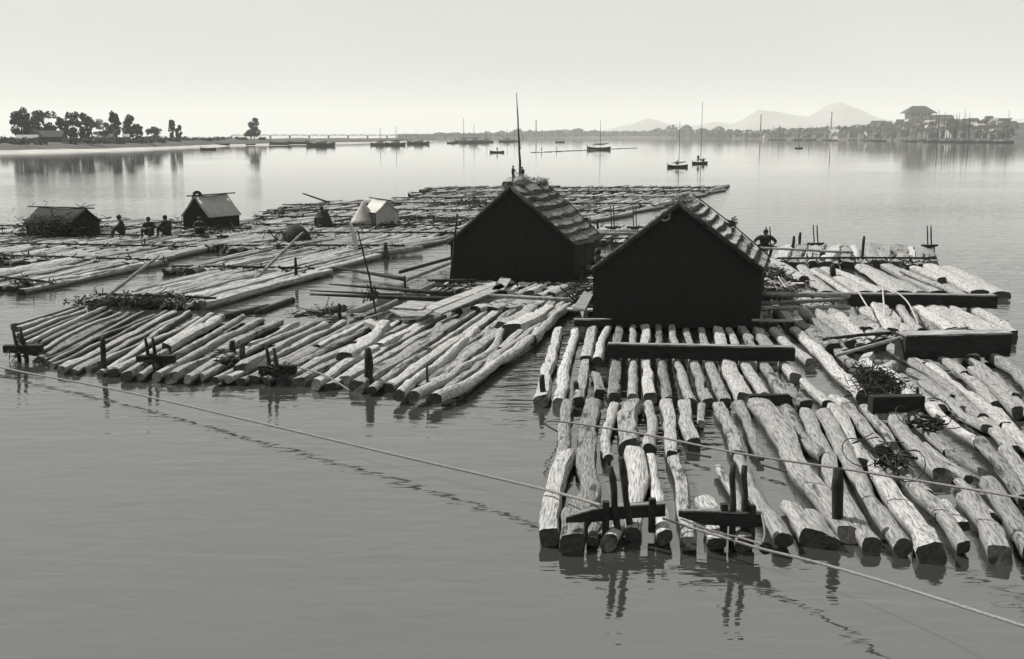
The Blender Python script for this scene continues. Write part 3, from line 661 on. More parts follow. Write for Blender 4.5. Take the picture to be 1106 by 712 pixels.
# ------------------------------------------------------------------ far and middle rafts
ra = thing('log_raft', P(600, 205), 'farthest long raft of pale logs reaching to a point on the right', 'raft', 'rafts of logs on the river')
for (A, B, n_) in [((420, 217), (742, 216), 55), ((440, 211), (765, 209), 58), ((455, 206), (772, 205.5), 56)]:
    row(ra, A, B, 9, 1050, n_, .21, rn, FARLOG, z=.09, jit=1.4, azj=.05)
for a_, b_ in (((700, 218), (786, 200)), ((690, 220), (778, 203)), ((650, 219), (762, 208)), ((720, 210), (785, 202)), ((610, 237), (745, 213)), ((730, 206), (787, 200.6))):
    a, b2 = P(*a_, .12), P(*b_, .12); copy_log(ra, FARLOG[rn.randrange(10)], a, b2, .2)
ra = thing('log_raft', P(520, 230), 'wide pale raft behind the left hut, just nearer than the farthest', 'raft', 'rafts of logs on the river')
for (A, B, n_) in [((405, 241), (632, 241), 38), ((402, 231), (672, 232), 44), ((410, 223), (712, 224), 50)]:
    row(ra, A, B, 9.5, 1050, n_, .23, rn, FARLOG, z=.09, jit=1.2, azj=.05)
VL = 850
ra = thing('log_raft', P(60, 300), 'lowest raft at the left edge with dark lashed front ends', 'raft', 'rafts of logs on the river')
row(ra, (-60, 305), (36, 314), 9, VL, 11, .23, rn, MIDLOG, z=.1); row(ra, (-60, 281), (158, 288), 8, VL, 29, .185, rn, MIDLOG, z=.1)
ra = thing('log_raft', P(100, 262), 'left raft that carries the dark hut and three seated persons', 'raft', 'rafts of logs on the river')
for (A, B, n_) in [((-60, 268), (205, 273), 40), ((-60, 257), (240, 261), 48), ((-40, 248), (265, 252), 48)]:
    row(ra, A, B, 8.5, VL + 40, n_, .19, rn, MIDLOG, z=.1, jit=.9, azj=.06)
ra = thing('log_raft', P(160, 328), 'middle-left raft of thin straight logs heaped with brush at its near end', 'raft', 'rafts of logs on the river')
row(ra, (92, 326), (222, 331), 9.3, 880, 25, .145, rn, MIDLOG, z=.12, jit=.3, azj=.02, gaps=0)
ra = thing('log_raft', P(260, 290), 'middle raft of slanting straight logs left of the pale paddle', 'raft', 'rafts of logs on the river')
row(ra, (175, 294), (332, 297), 9.4, 890, 33, .155, rn, MIDLOG, z=.12, jit=.4, azj=.03, gaps=0); row(ra, (215, 271), (432, 271), 9.5, 920, 41, .17, rn, MIDLOG, z=.12, jit=.8, azj=.05)
ra = thing('log_raft', P(380, 250), 'broad middle raft carrying the small pale tent', 'raft', 'rafts of logs on the river')
for (A, B, n_) in [((270, 257), (500, 257), 34), ((262, 247), (520, 249), 40), ((270, 238), (500, 240), 38), ((283, 231), (440, 231), 28), ((300, 225), (430, 224), 26)]:
    row(ra, A, B, 8.5, 960, n_, .21, rn, FARLOG, z=.1, jit=1.0, azj=.06)

# left front raft, logs one by one
LF = thing('log_raft', P(260, 400), 'long left front raft of slanting crooked logs with dark ends toward the water', 'raft', 'rafts of logs on the river')
fl = [(15, 352), (20, 362), (30, 374), (42, 387), (60, 397), (110, 402), (180, 406), (320, 412), (400, 418), (508, 423)]
dxs = [(15, 68), (60, 122), (130, 104), (200, 116), (260, 128), (400, 124), (508, 106)]
byc = [(80, 329), (120, 331), (185, 337), (235, 339), (330, 346), (430, 344), (510, 334), (612, 328)]
r_ = random.Random(4)
FX = [15 + 47 * (k / 11) ** 1.25 for k in range(11)]
x = 66
while x < 500: FX.append(x); x += r_.uniform(13, 18)
for fx in FX:
    fy = interp(fl, fx) - 4; bx = fx + interp(dxs, fx) + r_.uniform(-4, 4); by = interp(byc, bx); thin = fx < 62
    w0 = r_.uniform(6, 8) if thin else r_.uniform(9.5, 14.5) * (.8 + .25 * smoothstep((fx - 60) / 300)); j = 0 if thin else r_.uniform(-3, 3)
    mx, my = (fx + bx) / 2 + r_.uniform(-4, 4), (fy + by) / 2 + r_.uniform(-1.5, 1.5)
    mt = r_.choice(['log', 'log', 'log_pale', 'log_bark']); zz = .08 + r_.uniform(-.04, .07)
    if fx > 180 and r_.random() < .4:          # two shorter trunks end to end
        c = r_.uniform(.42, .62); cx_, cy_ = fx + (bx - fx) * c, fy + (by - fy) * c
        tlog(LF, [(fx, fy + j), ((fx + cx_) / 2 + r_.uniform(-3, 3), (fy + cy_) / 2), (cx_ - 1, cy_ + 1)], (w0, w0 * .8), zz, mt, knob=.12, fat=1.0)
        tlog(LF, [(cx_ + 2, cy_ - 1), ((bx + cx_) / 2 + r_.uniform(-3, 3), (by + cy_) / 2), (bx, by)], (w0 * .85, w0 * .6), zz, mt, knob=.12, fat=1.0)
    else: tlog(LF, [(fx, fy + j), (mx, my), (bx, by + r_.uniform(-3, 3))], (w0, w0 * .62), zz, mt, knob=.05 if thin else .12, fat=1.0)
for pts, w0 in [([(470, 425), (498, 415), (540, 385), (575, 362), (582, 352)], 13), ([(448, 423), (490, 400), (530, 375), (545, 350)], 11), ([(430, 421), (480, 385), (515, 352)], 11),
                ([(575, 363), (592, 345), (612, 329)], 11), ([(542, 350), (560, 340), (575, 329)], 11), ([(552, 353), (575, 343), (592, 330)], 14), ([(398, 345), (412, 352), (400, 362)], 9),
                ([(260, 395), (300, 372), (350, 348)], 12), ([(180, 372), (210, 355), (235, 341)], 11), ([(372, 383), (395, 368), (416, 346)], 12)]:
    tlog(LF, pts, w0, .22, 'log_pale', knob=.14)
# dark hut platform behind the left front raft
ra = thing('log_raft', P(520, 335), 'shadowed raft under the left hut with rough short logs', 'raft', 'rafts of logs on the river')
row(ra, (500, 336), (632, 340), 6.5, 870, 20, .19, rn, MIDLOG, z=.0, jit=.3, bind=False); row(ra, (462, 318), (640, 318), 9, 840, 22, .2, rn, MIDLOG, z=.05, jit=.4)
for (x, y, w0) in [(502, 332, 9), (520, 331, 12), (537, 330, 9), (553, 330, 7), (520, 324, 6)]: tlog(ra, [(x - 6, y + 2), (x + 8, y - 2)], w0, .2, 'log_pale')
for (x, y) in [(540, 308), (553, 309), (580, 310), (592, 312), (605, 311), (567, 312)]: tlog(ra, [(x - 10, y + 6), (x + 12, y - 5)], 9, .22, 'log_pale')

# ------------------------------------------------------------------ front right raft, traced
FR = thing('log_raft', P(780, 520), 'near front raft of big crooked pale logs between the stakes, right foreground', 'raft', 'rafts of logs on the river')
T1 = [
 ([(606, 495), (611, 455), (614, 431)], (17, 15), 'log'), ([(593, 582), (591, 552), (598, 515), (612, 487)], (22, 17), 'log_pale'),
 ([(616, 588), (622, 555), (636, 528), (632, 490), (636, 455), (640, 431)], (26, 18), 'log_bark'), ([(657, 490), (656, 465), (664, 433)], (12, 15), 'log'),
 ([(677, 478), (679, 450), (683, 432)], (21, 20), 'log_bark'), ([(684, 578), (686, 545), (688, 515), (686, 484)], (20, 22), 'log_pale'), ([(657, 578), (662, 568), (668, 562)], (20, 16), 'log_pale'),
 ([(703, 480), (706, 462), (702, 431)], (17, 11), 'log_pale'), ([(718, 582), (713, 545), (709, 515), (703, 486)], (20, 15), 'log_pale'),
 ([(726, 487), (724, 462), (720, 431)], (14, 15), 'log'), ([(744, 588), (740, 550), (736, 520), (727, 489)], (18, 14), 'log_bark'),
 ([(752, 474), (744, 453), (739, 430)], (17, 14), 'log'), ([(758, 453), (757, 432)], (9, 10), 'log_pale'), ([(798, 486), (788, 458), (776, 432)], (15, 13), 'log_bark'),
 ([(848, 586), (836, 560), (812, 520), (797, 490)], (24, 15), 'log_pale'), ([(822, 488), (812, 462), (797, 432)], (8, 12), 'log'),
 ([(924, 578), (900, 545), (866, 505), (845, 465), (820, 432)], (22, 26), 'log'), ([(893, 490), (868, 470), (848, 436)], (17, 15), 'log_bark'),
 ([(950, 590), (925, 560), (905, 525), (888, 478), (872, 441)], (22, 15), 'log_pale'), ([(932, 495), (918, 465), (900, 436)], (14, 15), 'log_pale'),
 ([(806, 568), (794, 528), (779, 499)], (14, 11), 'log'), ([(778, 562), (768, 545), (760, 532)], (20, 17), 'log'), ([(886, 583), (868, 560), (853, 540)], (26, 15), 'log'),
 ([(982, 592), (957, 560), (928, 510), (905, 470), (890, 440)], (24, 18), 'log_pale'), ([(1012, 600), (1000, 570), (972, 540), (952, 512), (942, 496)], (30, 16), 'log_pale'),
 ([(954, 480), (938, 460), (915, 434)], (13, 13), 'log'), ([(966, 477), (950, 455), (932, 434)], (10, 12), 'log_bark'),
 ([(1018, 508), (992, 480), (966, 445)], (20, 16), 'log_pale'), ([(1026, 484), (1004, 463), (982, 440)], (12, 13), 'log'),
 ([(1048, 592), (1018, 552), (985, 515), (972, 497)], (18, 16), 'log_pale'), ([(1060, 474), (1030, 455), (1003, 433)], (13, 12), 'log_pale'),
 ([(1070, 460), (1042, 447), (1022, 430)], (14, 12), 'log'), ([(1000, 528), (985, 512), (975, 498)], (16, 12), 'log_pale'), ([(1052, 570), (1032, 552), (1017, 535)], (14, 12), 'log'),
 ([(1062, 505), (1040, 492), (1024, 483)], (11, 10), 'log_bark'), ([(1086, 600), (1068, 565), (1046, 530)], (24, 18), 'log_pale'), ([(1122, 600), (1100, 560), (1066, 515)], (24, 18), 'log'),
 ([(1110, 535), (1088, 505), (1060, 470)], (18, 15), 'log_bark'), ([(1140, 570), (1120, 530), (1085, 480)], (22, 15), 'log'), ([(1130, 495), (1100, 468), (1075, 440)], (18, 15), 'log_pale'),
 ([(903, 585), (890, 568), (872, 545)], (18, 14), 'log_bark'), ([(640, 586), (643, 565), (648, 556)], (14, 12), 'log_bark'), ([(776, 588), (772, 570), (768, 562)], (22, 18), 'log_pale'), ([(806, 588), (803, 575), (800, 566)], (22, 18), 'log')]
T1 += [([(1046, 512), (1022, 495), (1000, 476)], (13, 11), 'log'), ([(962, 520), (940, 492), (925, 470)], (14, 11), 'log_bark'), ([(1080, 560), (1058, 535), (1036, 512)], (15, 12), 'log_pale'), ([(1024, 560), (1005, 538), (990, 522)], (13, 11), 'log_bark'), ([(1095, 480), (1068, 455), (1048, 440)], (14, 12), 'log'), ([(1140, 545), (1112, 512), (1085, 480)], (16, 13), 'log_pale')]
def back_off(pts, px_):                       # front ends stand a little above the waterline
    (x0, y0), (x1, y1) = pts[0], pts[1]; k = px_ / max(1, y0 - y1); return [(x0 + (x1 - x0) * k, y0 - px_)] + list(pts[1:])
for pts, w0, mt in T1: tlog(FR, back_off(pts, 9 if pts[0][1] > 555 and pts[0][1] - pts[1][1] > 12 else 1), w0, .13, mt, sq=.3, knob=.10, fat=.93)
SR = thing('log_raft', P(720, 400), 'second raft of upright-lying logs in front of the right hut', 'raft', 'rafts of logs on the river')
T2 = [([(585, 428), (594, 390), (604, 352)], 15, 'log'), ([(603, 430), (612, 390), (621, 354)], 16, 'log_pale'), ([(625, 428), (630, 405), (633, 386)], 12, 'log'), ([(633, 384), (640, 352)], 13, 'log'),
      ([(647, 386), (650, 368), (658, 350)], 12, 'log_pale'), ([(664, 424), (666, 388), (668, 350)], 13, 'log_bark'), ([(648, 420), (643, 400)], 12, 'log'), ([(683, 424), (684, 400), (684, 350)], 12, 'log'),
      ([(702, 426), (698, 388), (697, 350)], 13, 'log_pale'), ([(722, 428), (715, 388), (711, 350)], 12, 'log_bark'), ([(746, 430), (733, 388), (726, 350)], 12, 'log_pale'),
      ([(764, 430), (750, 390), (741, 352)], 12, 'log'), ([(783, 430), (768, 392), (757, 352)], 12, 'log_bark'), ([(805, 428), (787, 392), (775, 352)], 16, 'log_pale'),
      ([(826, 424), (804, 388), (787, 352)], 14, 'log_pale'), ([(852, 428), (822, 388), (802, 352)], 14, 'log_bark'), ([(838, 384), (818, 353)], 13, 'log'), ([(878, 388), (856, 372), (836, 353)], 14, 'log'),
      ([(857, 404), (846, 388)], 14, 'log_pale'), ([(932, 424), (896, 388), (858, 352)], 17, 'log_pale'), ([(893, 430), (868, 406)], 10, 'log_pale'), ([(872, 432), (858, 424), (850, 412)], 15, 'log_bark'), ([(916, 434), (902, 426)], 14, 'log')]
for pts, w0, mt in T2: tlog(SR, pts, w0, .13, mt, sq=.3, knob=.11, fat=1.0)
UR = thing('log_raft', P(1000, 410), 'tangled raft of criss-crossing logs round the dark brush heap, right side', 'raft', 'rafts of logs on the river')
T3 = [([(1062, 448), (1020, 410), (985, 385), (964, 372)], (14, 11), 'log'), ([(1042, 400), (1020, 385), (1000, 376)], 10, 'log_pale'), ([(990, 432), (972, 405), (955, 392)], (14, 9), 'log_pale'),
      ([(945, 402), (935, 388), (938, 380)], 12, 'log_pale'), ([(958, 395), (966, 388)], 11, 'log'), ([(1010, 432), (990, 415), (975, 402)], 11, 'log'), ([(1030, 425), (1000, 405), (982, 395)], 10, 'log_bark'),
      ([(930, 396), (912, 384), (900, 372)], 10, 'log'), ([(915, 378), (903, 366), (885, 350)], 11, 'log'), ([(1052, 385), (1040, 372), (1035, 368)], 12, 'log_pale'), ([(1100, 440), (1070, 410), (1050, 395)], 14, 'log'), ([(1120, 420), (1095, 395), (1070, 380)], 14, 'log_pale')]
T3 += [([(1085, 455), (1050, 425), (1022, 405), (1004, 392)], (13, 10), 'log_pale'), ([(1040, 438), (1012, 420), (992, 408)], 10, 'log'), ([(1075, 432), (1052, 410), (1030, 394)], 11, 'log'), ([(1018, 436), (1000, 424), (985, 414)], 10, 'log_pale'), ([(1098, 425), (1072, 402), (1050, 385)], 12, 'log_bark'), ([(1000, 392), (985, 382), (975, 375)], 9, 'log_pale'), ([(1125, 455), (1098, 428), (1078, 412)], 13, 'log')]
for pts, w0, mt in T3: tlog(UR, pts, w0, .16, mt, knob=.12, fat=1.05)
row(UR, (893, 381), (975, 373), 4.6, 690, 8, .2, rn, MIDLOG, z=.14, jit=.3, bind=True, gaps=0); row(UR, (905, 361), (1110, 364), 6.5, 690, 12, .2, rn, MIDLOG, z=.12, jit=.5, azj=.07, bind=False)
PR = thing('log_raft', P(950, 310), 'raft of wide flat hewn logs behind the long dark baulk', 'raft', 'rafts of logs on the river')
for i in range(12):
    t = (i + .5) / 12; a = P(842 + 250 * t, 319, .18); az = az_to(690) + rn.uniform(-.1, .06); L = rn.uniform(7.2, 9)
    SEED[0] += 1; me = log_mesh(L, .30, .24, SEED[0], segs=12, k=10, sq=.9, knob=.06)
    d = Vector((math.sin(az), math.cos(az), 0)); a2 = a + d * rn.uniform(0, .5); a2.z = .12 + rn.uniform(0, .06)
    link('log', me, [M[rn.choice(['log_pale', 'log_pale', 'log'])], M['end']], PR, local(PR, frame(a2, a2 + d * L) @ Matrix.Diagonal((1, 1.15, .6, 1))))
for pts in ([(1048, 318), (1000, 300), (975, 290)], [(1018, 300), (985, 286)], [(920, 316), (895, 300), (878, 290)]): tlog(PR, pts, 7, .42, 'log_pale', sq=.6)
BR = thing('log_raft', P(930, 285), 'back right raft of stubby thick logs set with stake pairs', 'raft', 'rafts of logs on the river')
row(BR, (838, 288), (1012, 288), 9, 930, 15, .27, rn, MIDLOG, z=.12, jit=.25, azj=.05, gaps=0, squash=.8)
CR = thing('log_raft', P(670, 262), 'small raft glimpsed between the two huts', 'raft', 'rafts of logs on the river')
row(CR, (622, 264), (725, 264), 5, 760, 16, .2, rn, MIDLOG, z=.12, jit=.4); row(CR, (625, 251), (715, 251), 4.5, 760, 14, .2, rn, FARLOG, z=.14, jit=.3, bind=False)
for y in (252, 249.5): tube_part('cross_pole', [P(628, y, .5), P(715, y + 1, .5)], .11, M['timber_top'], CR)
# logs reaching under and beside the right hut
HR = thing('log_raft', P(760, 345), 'shadowed log raft on which the right hut stands', 'raft', 'rafts of logs on the river')
row(HR, (628, 349), (862, 352), 10.5, 660, 21, .2, rn, MIDLOG, z=.1, jit=.3, bind=False)

# ------------------------------------------------------------------ timbers, planks, poles
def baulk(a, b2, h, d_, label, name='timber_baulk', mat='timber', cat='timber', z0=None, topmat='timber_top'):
    """squared timber between two world points with a pale strip on it that paints the sunlit upper face"""
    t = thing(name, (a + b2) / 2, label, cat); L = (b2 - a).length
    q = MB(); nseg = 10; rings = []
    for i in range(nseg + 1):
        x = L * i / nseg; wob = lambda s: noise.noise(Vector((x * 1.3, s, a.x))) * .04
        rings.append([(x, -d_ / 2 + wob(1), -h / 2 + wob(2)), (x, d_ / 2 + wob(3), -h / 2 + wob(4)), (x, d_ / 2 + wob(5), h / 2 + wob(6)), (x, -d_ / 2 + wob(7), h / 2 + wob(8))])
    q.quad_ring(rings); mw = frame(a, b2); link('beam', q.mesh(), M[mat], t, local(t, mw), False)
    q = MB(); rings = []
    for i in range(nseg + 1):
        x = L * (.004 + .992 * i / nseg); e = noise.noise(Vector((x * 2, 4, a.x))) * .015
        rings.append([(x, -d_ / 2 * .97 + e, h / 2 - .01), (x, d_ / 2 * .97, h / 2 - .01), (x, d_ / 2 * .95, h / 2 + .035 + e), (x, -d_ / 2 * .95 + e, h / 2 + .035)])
    q.quad_ring(rings); link('lit_top', q.mesh(), M[topmat], t, local(t, mw), False)
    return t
baulk(P(656, 379, .42), P(858, 383, .42), .36, .22, 'long dark squared timber lying across the second raft')
baulk(P(915, 324, .42), P(1075, 326, .42), .42, .4, 'thick dark baulk along the near edge of the flat hewn logs')
baulk(P(972, 374, .5), P(1085, 371, .5), .62, .6, 'thickest dark baulk at the right side with a thin pole against it')
baulk(P(940, 437, .4), P(996, 436, .4), .3, .25, 'short dark crossbeam below the brush heap', topmat='timber')
baulk(P(808, 433, .22), P(852, 432, .22), .2, .18, 'short low dark beam between the second raft and the front raft', topmat='timber')
baulk(P(620, 349, .3), P(660, 349, .3), .2, .2, 'short dark beam at the left foot of the right hut')
def pole(a, b2, r0, r1, label, mat='stake', name='pole', cat='pole', sag=0.0, parts=None):
    t = thing(name, a, label, cat); pts = []
    for i in range(9):
        u = i / 8; p = a.lerp(b2, u); p.z -= sag * math.sin(u * math.pi); pts.append(p)
    tube_part('shaft', pts, [r0 + (r1 - r0) * i / 8 for i in range(9)], M[mat], t); return t
pole(P(903, 384, .35), P(976, 364, .75), .05, .05, 'thin straight pole leaning onto the thickest baulk', 'timber_top')
pole(P(1045, 354, .75), P(974, 366, .72), .04, .04, 'second thin pole resting on top of the thickest baulk', 'timber_top')
for i, (a_, b_, z0, rr, mt, lab) in enumerate([
        ((505, 318), (617, 324), .45, .07, 'plank', 'pale straight pole lying before the left hut'), ((335, 318), (500, 324), .4, .11, 'stake', 'lowest dark pole jutting left over the water'),
        ((356, 307), (480, 317), .45, .09, 'stake', 'upper dark tapering pole jutting left over the water'), ((335, 314), (460, 320), .35, .07, 'stake', 'middle thin dark pole jutting left over the water'),
        ((350, 287), (440, 302), .2, .1, 'stake', 'dark log floating obliquely above the jutting poles'), ((432, 294), (490, 278), .3, .08, 'stake', 'slanting dark pole pointing at the left hut corner'),
        ((440, 302), (492, 282), .3, .09, 'timber_top', 'pale slanting pole below the dark one at the left hut'), ((462, 303), (515, 303), .4, .06, 'stake', 'short level pole at the foot of the left hut'),
        ((822, 318), (918, 319), .75, .09, 'timber_top', 'upper level rail right of the right hut'), ((822, 328), (920, 323), .45, .07, 'timber_top', 'second level rail right of the right hut'),
        ((815, 333), (918, 332), .35, .08, 'timber_top', 'third level rail right of the right hut'), ((812, 346), (857, 347), .35, .05, 'plank', 'short pale rail at the foot of the right hut'),
        ((395, 345), (425, 335), .3, .06, 'timber_top', 'short pole under the tall thin staff'), ((278, 338), (316, 324), 0.05, .12, 'stake', 'dark waterlogged log with a forked tip floating behind the left front raft'),
        ((240, 343), (290, 332), .05, .13, 'stake', 'dark waterlogged log behind the left front raft'), ((318, 342), (372, 333), .2, .14, 'stake', 'dark half-sunk log by the tall thin staff'),
        ((400, 275), (455, 268), .25, .14, 'timber_top', 'thick pale log at the water edge right of the paddle'), ((410, 335), (480, 302), .25, .12, 'log', 'slanting log running up from the jutting poles'),
        ((380, 338), (432, 318), .2, .14, 'log_pale', 'pale slanting log left of the bent board')]):
    pole(P(*a_, z0), P(*b_, z0), rr * (.35 if 300 < a_[0] < 360 else 1), rr, lab, mt)
def oar(a, b2, label, blade=0.0):
    t = thing('long_oar', a, label, 'oar'); tube_part('shaft', [a, a.lerp(b2, .5), b2], [.05, .075, .045], M['timber_top'], t); d = (b2 - a).normalized()
    q = MB(); q.tube([a - d * .9, a - d * .5, a], [.02, .12, .05], 6); q.part('blade', M['timber_top'], t, True); return t
Yq = P(110, 322).y
oar(P(113, 322, .3), PY(172, 276, Yq + 4), 'long oar slanting up over the brush heap of the middle-left raft')
Yq = P(280, 296).y
oar(P(281, 296, .3), PY(327, 251, Yq + 4), 'long oar slanting up to the dark mound in the middle')
Yq = P(350, 235).y
pole(PY(327, 209, Yq), PY(356, 219, Yq + 1), .05, .07, 'bare pole slanting over the cloaked person', 'stake')
# tall thin staff with a pale blade
Yq = P(407, 346).y; b0 = P(407, 346, .1)
t = thing('staff', b0, 'tall thin leaning staff standing in the left front raft with a lashed knot', 'pole')
tube_part('shaft', [b0, PY(399, 300, Yq), PY(386, 248, Yq)], [.035, .03, .022], M['stake'], t); q = MB(); sticks(q, PY(401, 318, Yq), 26, (.12, .08, .12), .4, .02, rn, 1.0); tag(q.part('knot', M['wire'], t), kind='stuff')
t = thing('oar_blade', P(384, 277, .1), 'pale lance-shaped paddle blade standing upright left of the tall staff', 'paddle')
Yq2 = P(384, 277).y; prof_b = [(377, 238, .3), (379, 245, 1.4), (382, 254, 2.8), (384, 262, 3.0), (384, 270, 2.0), (384, 278, 1.0)]; q = MB(); rings = []
for (x, y, hw_) in prof_b:
    c = PY(x, y, Yq2); s_ = hw_ * mpp(c); rings.append([c + Vector((-s_, 0, 0)), c + Vector((0, -.025, 0)), c + Vector((s_, 0, 0)), c + Vector((0, .025, 0))])
q.quad_ring(rings); q.part('blade', M['canvas_pale'], t)
tube_part('handle', [PY(377, 238, Yq2), PY(388, 256, Yq2 - .5), PY(393, 272, Yq2 - 1)], .02, M['timber_top'], t)
# tall mast behind the left hut
mb = P(562, 201, 0); t = thing('mast', mb, 'tallest bare mast standing behind the left hut', 'mast')
tube_part('shaft', [mb, PY(560.5, 150, mb.y), PY(558, 100, mb.y)], [.17, .12, .05], M['stake'], t)
q = MB(); q.tube([PY(561, 160, mb.y) + Vector((-.15, 0, 0)), PY(561, 160, mb.y) + Vector((.15, 0, 0))], .16, 8); q.part('band', M['stake'], t)
person(P(554, 197, .9), R(-75), 'pole', 'person in dark clothes bending forward left of the tallest mast', scale=1.08)
person(P(564, 197, .9), R(150), 'stand', 'person in dark clothes pressed against the tallest mast', scale=1.0)
pole(P(543, 199, .2), PY(561, 186, P(554, 196).y), .04, .04, 'thin stick held between the two persons at the mast', 'stake')
t = thing('raft_float', P(560, 198), 'small dark platform under the two persons at the mast', 'raft')
for i in range(7):
    copy_log(t, FARLOG[i], P(545 + i * 5, 199, .55), P(551 + i * 5, 193, .55), .35)
# planks
def slab(pts, z, th, label, mat='plank', name='plank', parent=None):
    ws = [P(x, y, z) for x, y in pts]; k = len(ws)
    q = MB(); q.quad_ring([[w_ - Vector((0, 0, th)) for w_ in ws], ws]); t = parent or thing(name, sum(ws, Vector()) / k, label, 'plank')
    q2 = q; off = t.location; o = link('board', q2.mesh('board', off), M[mat], t, smooth=False); return t
t = slab([(458, 331), (466, 335), (540, 306), (533, 304)], .5, .06, 'pair of long pale planks sloping up to the left hut')
slab([(468, 336), (476, 339), (546, 310), (541, 306)], .5, .06, '', parent=t)
slab([(531, 313), (544, 313), (552, 301), (541, 299)], .5, .05, 'short pale board lying at the left hut corner')
slab([(420, 334), (434, 341), (458, 341), (478, 330), (466, 331), (450, 336)], .45, .05, 'bent pale board beside the dark gap in the left front raft', 'timber_top')
slab([(424, 332), (444, 325), (470, 326), (455, 334)], .5, .05, 'dull board overlapping the bent one', 'timber_top')
slab([(619, 332), (632, 334), (642, 315), (631, 314)], .55, .06, 'short pale board leaning between the two huts')
slab([(612, 334), (645, 335), (646, 333), (613, 332)], .5, .06, 'narrow pale plank edge between the huts', 'timber_top')
t = thing('post', P(838, 350), 'short thick stump standing among the rails right of the hut', 'post'); tube_part('trunk', [P(878, 348, 0), P(866, 335, .5)], [.2, .16], M['log_pale'], t)
# front crossbeams with stake pairs
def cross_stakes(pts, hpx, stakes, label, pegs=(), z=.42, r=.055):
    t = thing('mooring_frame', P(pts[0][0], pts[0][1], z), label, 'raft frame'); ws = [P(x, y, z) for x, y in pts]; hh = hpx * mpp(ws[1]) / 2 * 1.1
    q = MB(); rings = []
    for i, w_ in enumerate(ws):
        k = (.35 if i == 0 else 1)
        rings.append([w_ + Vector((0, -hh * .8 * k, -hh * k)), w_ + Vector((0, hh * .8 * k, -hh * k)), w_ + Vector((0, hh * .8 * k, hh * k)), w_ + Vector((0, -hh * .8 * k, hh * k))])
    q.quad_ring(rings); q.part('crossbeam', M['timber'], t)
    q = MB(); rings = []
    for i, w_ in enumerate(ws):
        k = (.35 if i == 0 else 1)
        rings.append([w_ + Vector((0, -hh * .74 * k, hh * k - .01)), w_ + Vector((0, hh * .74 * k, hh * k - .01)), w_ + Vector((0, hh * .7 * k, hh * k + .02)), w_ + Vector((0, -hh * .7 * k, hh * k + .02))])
    q.quad_ring(rings); q.part('lit_top', M['timber_top'], t)  # pale strip paints the sunlit top of the crossbeam
    for (bx, by, tx, ty) in stakes:
        b0 = P(bx, by, z); top = PY(tx, ty, b0.y); dn = (b0 - top).normalized()
        tube_part('stake', [b0 + dn * 1.2, b0, top], [r * .9, r, r * .95], M['stake'], t)
    for (x, y) in pegs:
        c = P(x, y, z); q = MB(); q.box(c + Vector((0, -hh * .5, -.05)), (.10, .10, hh * 2 + .34)); q.part('peg', M['stake'], t)
    return t
cross_stakes([(611, 562), (640, 556), (680, 552), (718, 550)], 12, [(665, 556, 659, 504), (678, 554, 671, 495)], 'left dark crossbeam at the near raft edge with two upright stakes', [(654, 555), (704, 552)])
cross_stakes([(733, 555), (760, 558), (790, 560), (823, 561)], 13, [(791, 560, 792, 501), (803, 560, 804, 503)], 'right dark crossbeam at the near raft edge with two upright stakes', [(781, 558), (811, 560)])
t = thing('post', P(905, 590), 'single thick dark post rising among the near logs', 'post'); b0 = P(905, 575, 0); tube_part('shaft', [b0 + Vector((0, 0, -.5)), b0, PY(905, 506, b0.y)], [.1, .1, .085], M['stake'], t)
# bundles of thick bark roll at the left front of the near raft
pb = P(603, 570)
# left raft racks
def rack(px, py, sc, label, lean=-.25, n_=70, tall=34):
    b0 = P(px, py, .1); t = thing('stake_rack', b0, label, 'raft frame', 'stake pairs along the left front raft'); m_ = mpp(b0)
    for k, dx in enumerate((0, 8)):
        a = PY(px + dx, py + 4, b0.y); a.z = -.4; tp = PY(px + dx + lean * tall, py - tall * sc + k * 2, b0.y); tube_part('stake', [a, tp], [.06, .045], M['stake'], t)
    q = MB(); q.box(b0 + Vector((.1, 0, .22)), (40 * m_ * sc, .22, .2), .05); q.part('crossbeam', M['timber'], t)
    q = MB(); sticks(q, b0 + Vector((.1, 0, .16)), n_, (7 * m_, .2, .08), .28, .02, rn, .6); tag(q.part('lashing', M['brush'], t), kind='stuff')
rack(22, 385, 1, 'stake pair at the left edge above the rope end'); rack(165, 397, 1, 'stake pair left of the middle of the left front raft'); rack(296, 408, 1, 'stake pair with the biggest dark lashing lump at the left front raft', n_=160)
for (x, y, ty, r0, lab) in [(112, 400, 364, .075, 'single dark post left of the stake pairs'), (398, 415, 376, .11, 'thick dark post in the right part of the left front raft'), (252, 385, 368, .1, 'short dark bollard stub left of the biggest lashing'),
                            (263, 386, 370, .1, 'short dark bollard stub nearest the biggest lashing'), (462, 420, 394, .035, 'thin dark peg near the right end of the left front raft'),
                            (587, 430, 405, .06, 'dark peg at the outer log of the second raft'), (622, 424, 412, .07, 'short dark peg by the third log of the second raft'), (992, 432, 418, .05, 'small peg at the end of the short crossbeam'),
                            (320, 303, 278, .07, 'dark post at the corner of the middle raft'), (367, 345, 328, .07, 'dark forked stump near the tall staff'), (417, 277, 262, .12, 'stubby dark post left of the left hut'),
                            (438, 312, 298, .05, 'thin dark peg on the slanting log'), (900, 302, 286, .12, 'short dark bollard on the flat hewn logs'), (762, 424, 412, .03, 'small slanted peg before the long timber')]:
    b0 = P(x, y, .1); t = thing('post', b0, lab, 'post'); tube_part('shaft', [b0 + Vector((0, 0, -.5)), b0, PY(x - 1, ty, b0.y)], [r0, r0, r0 * .85], M['stake'], t)
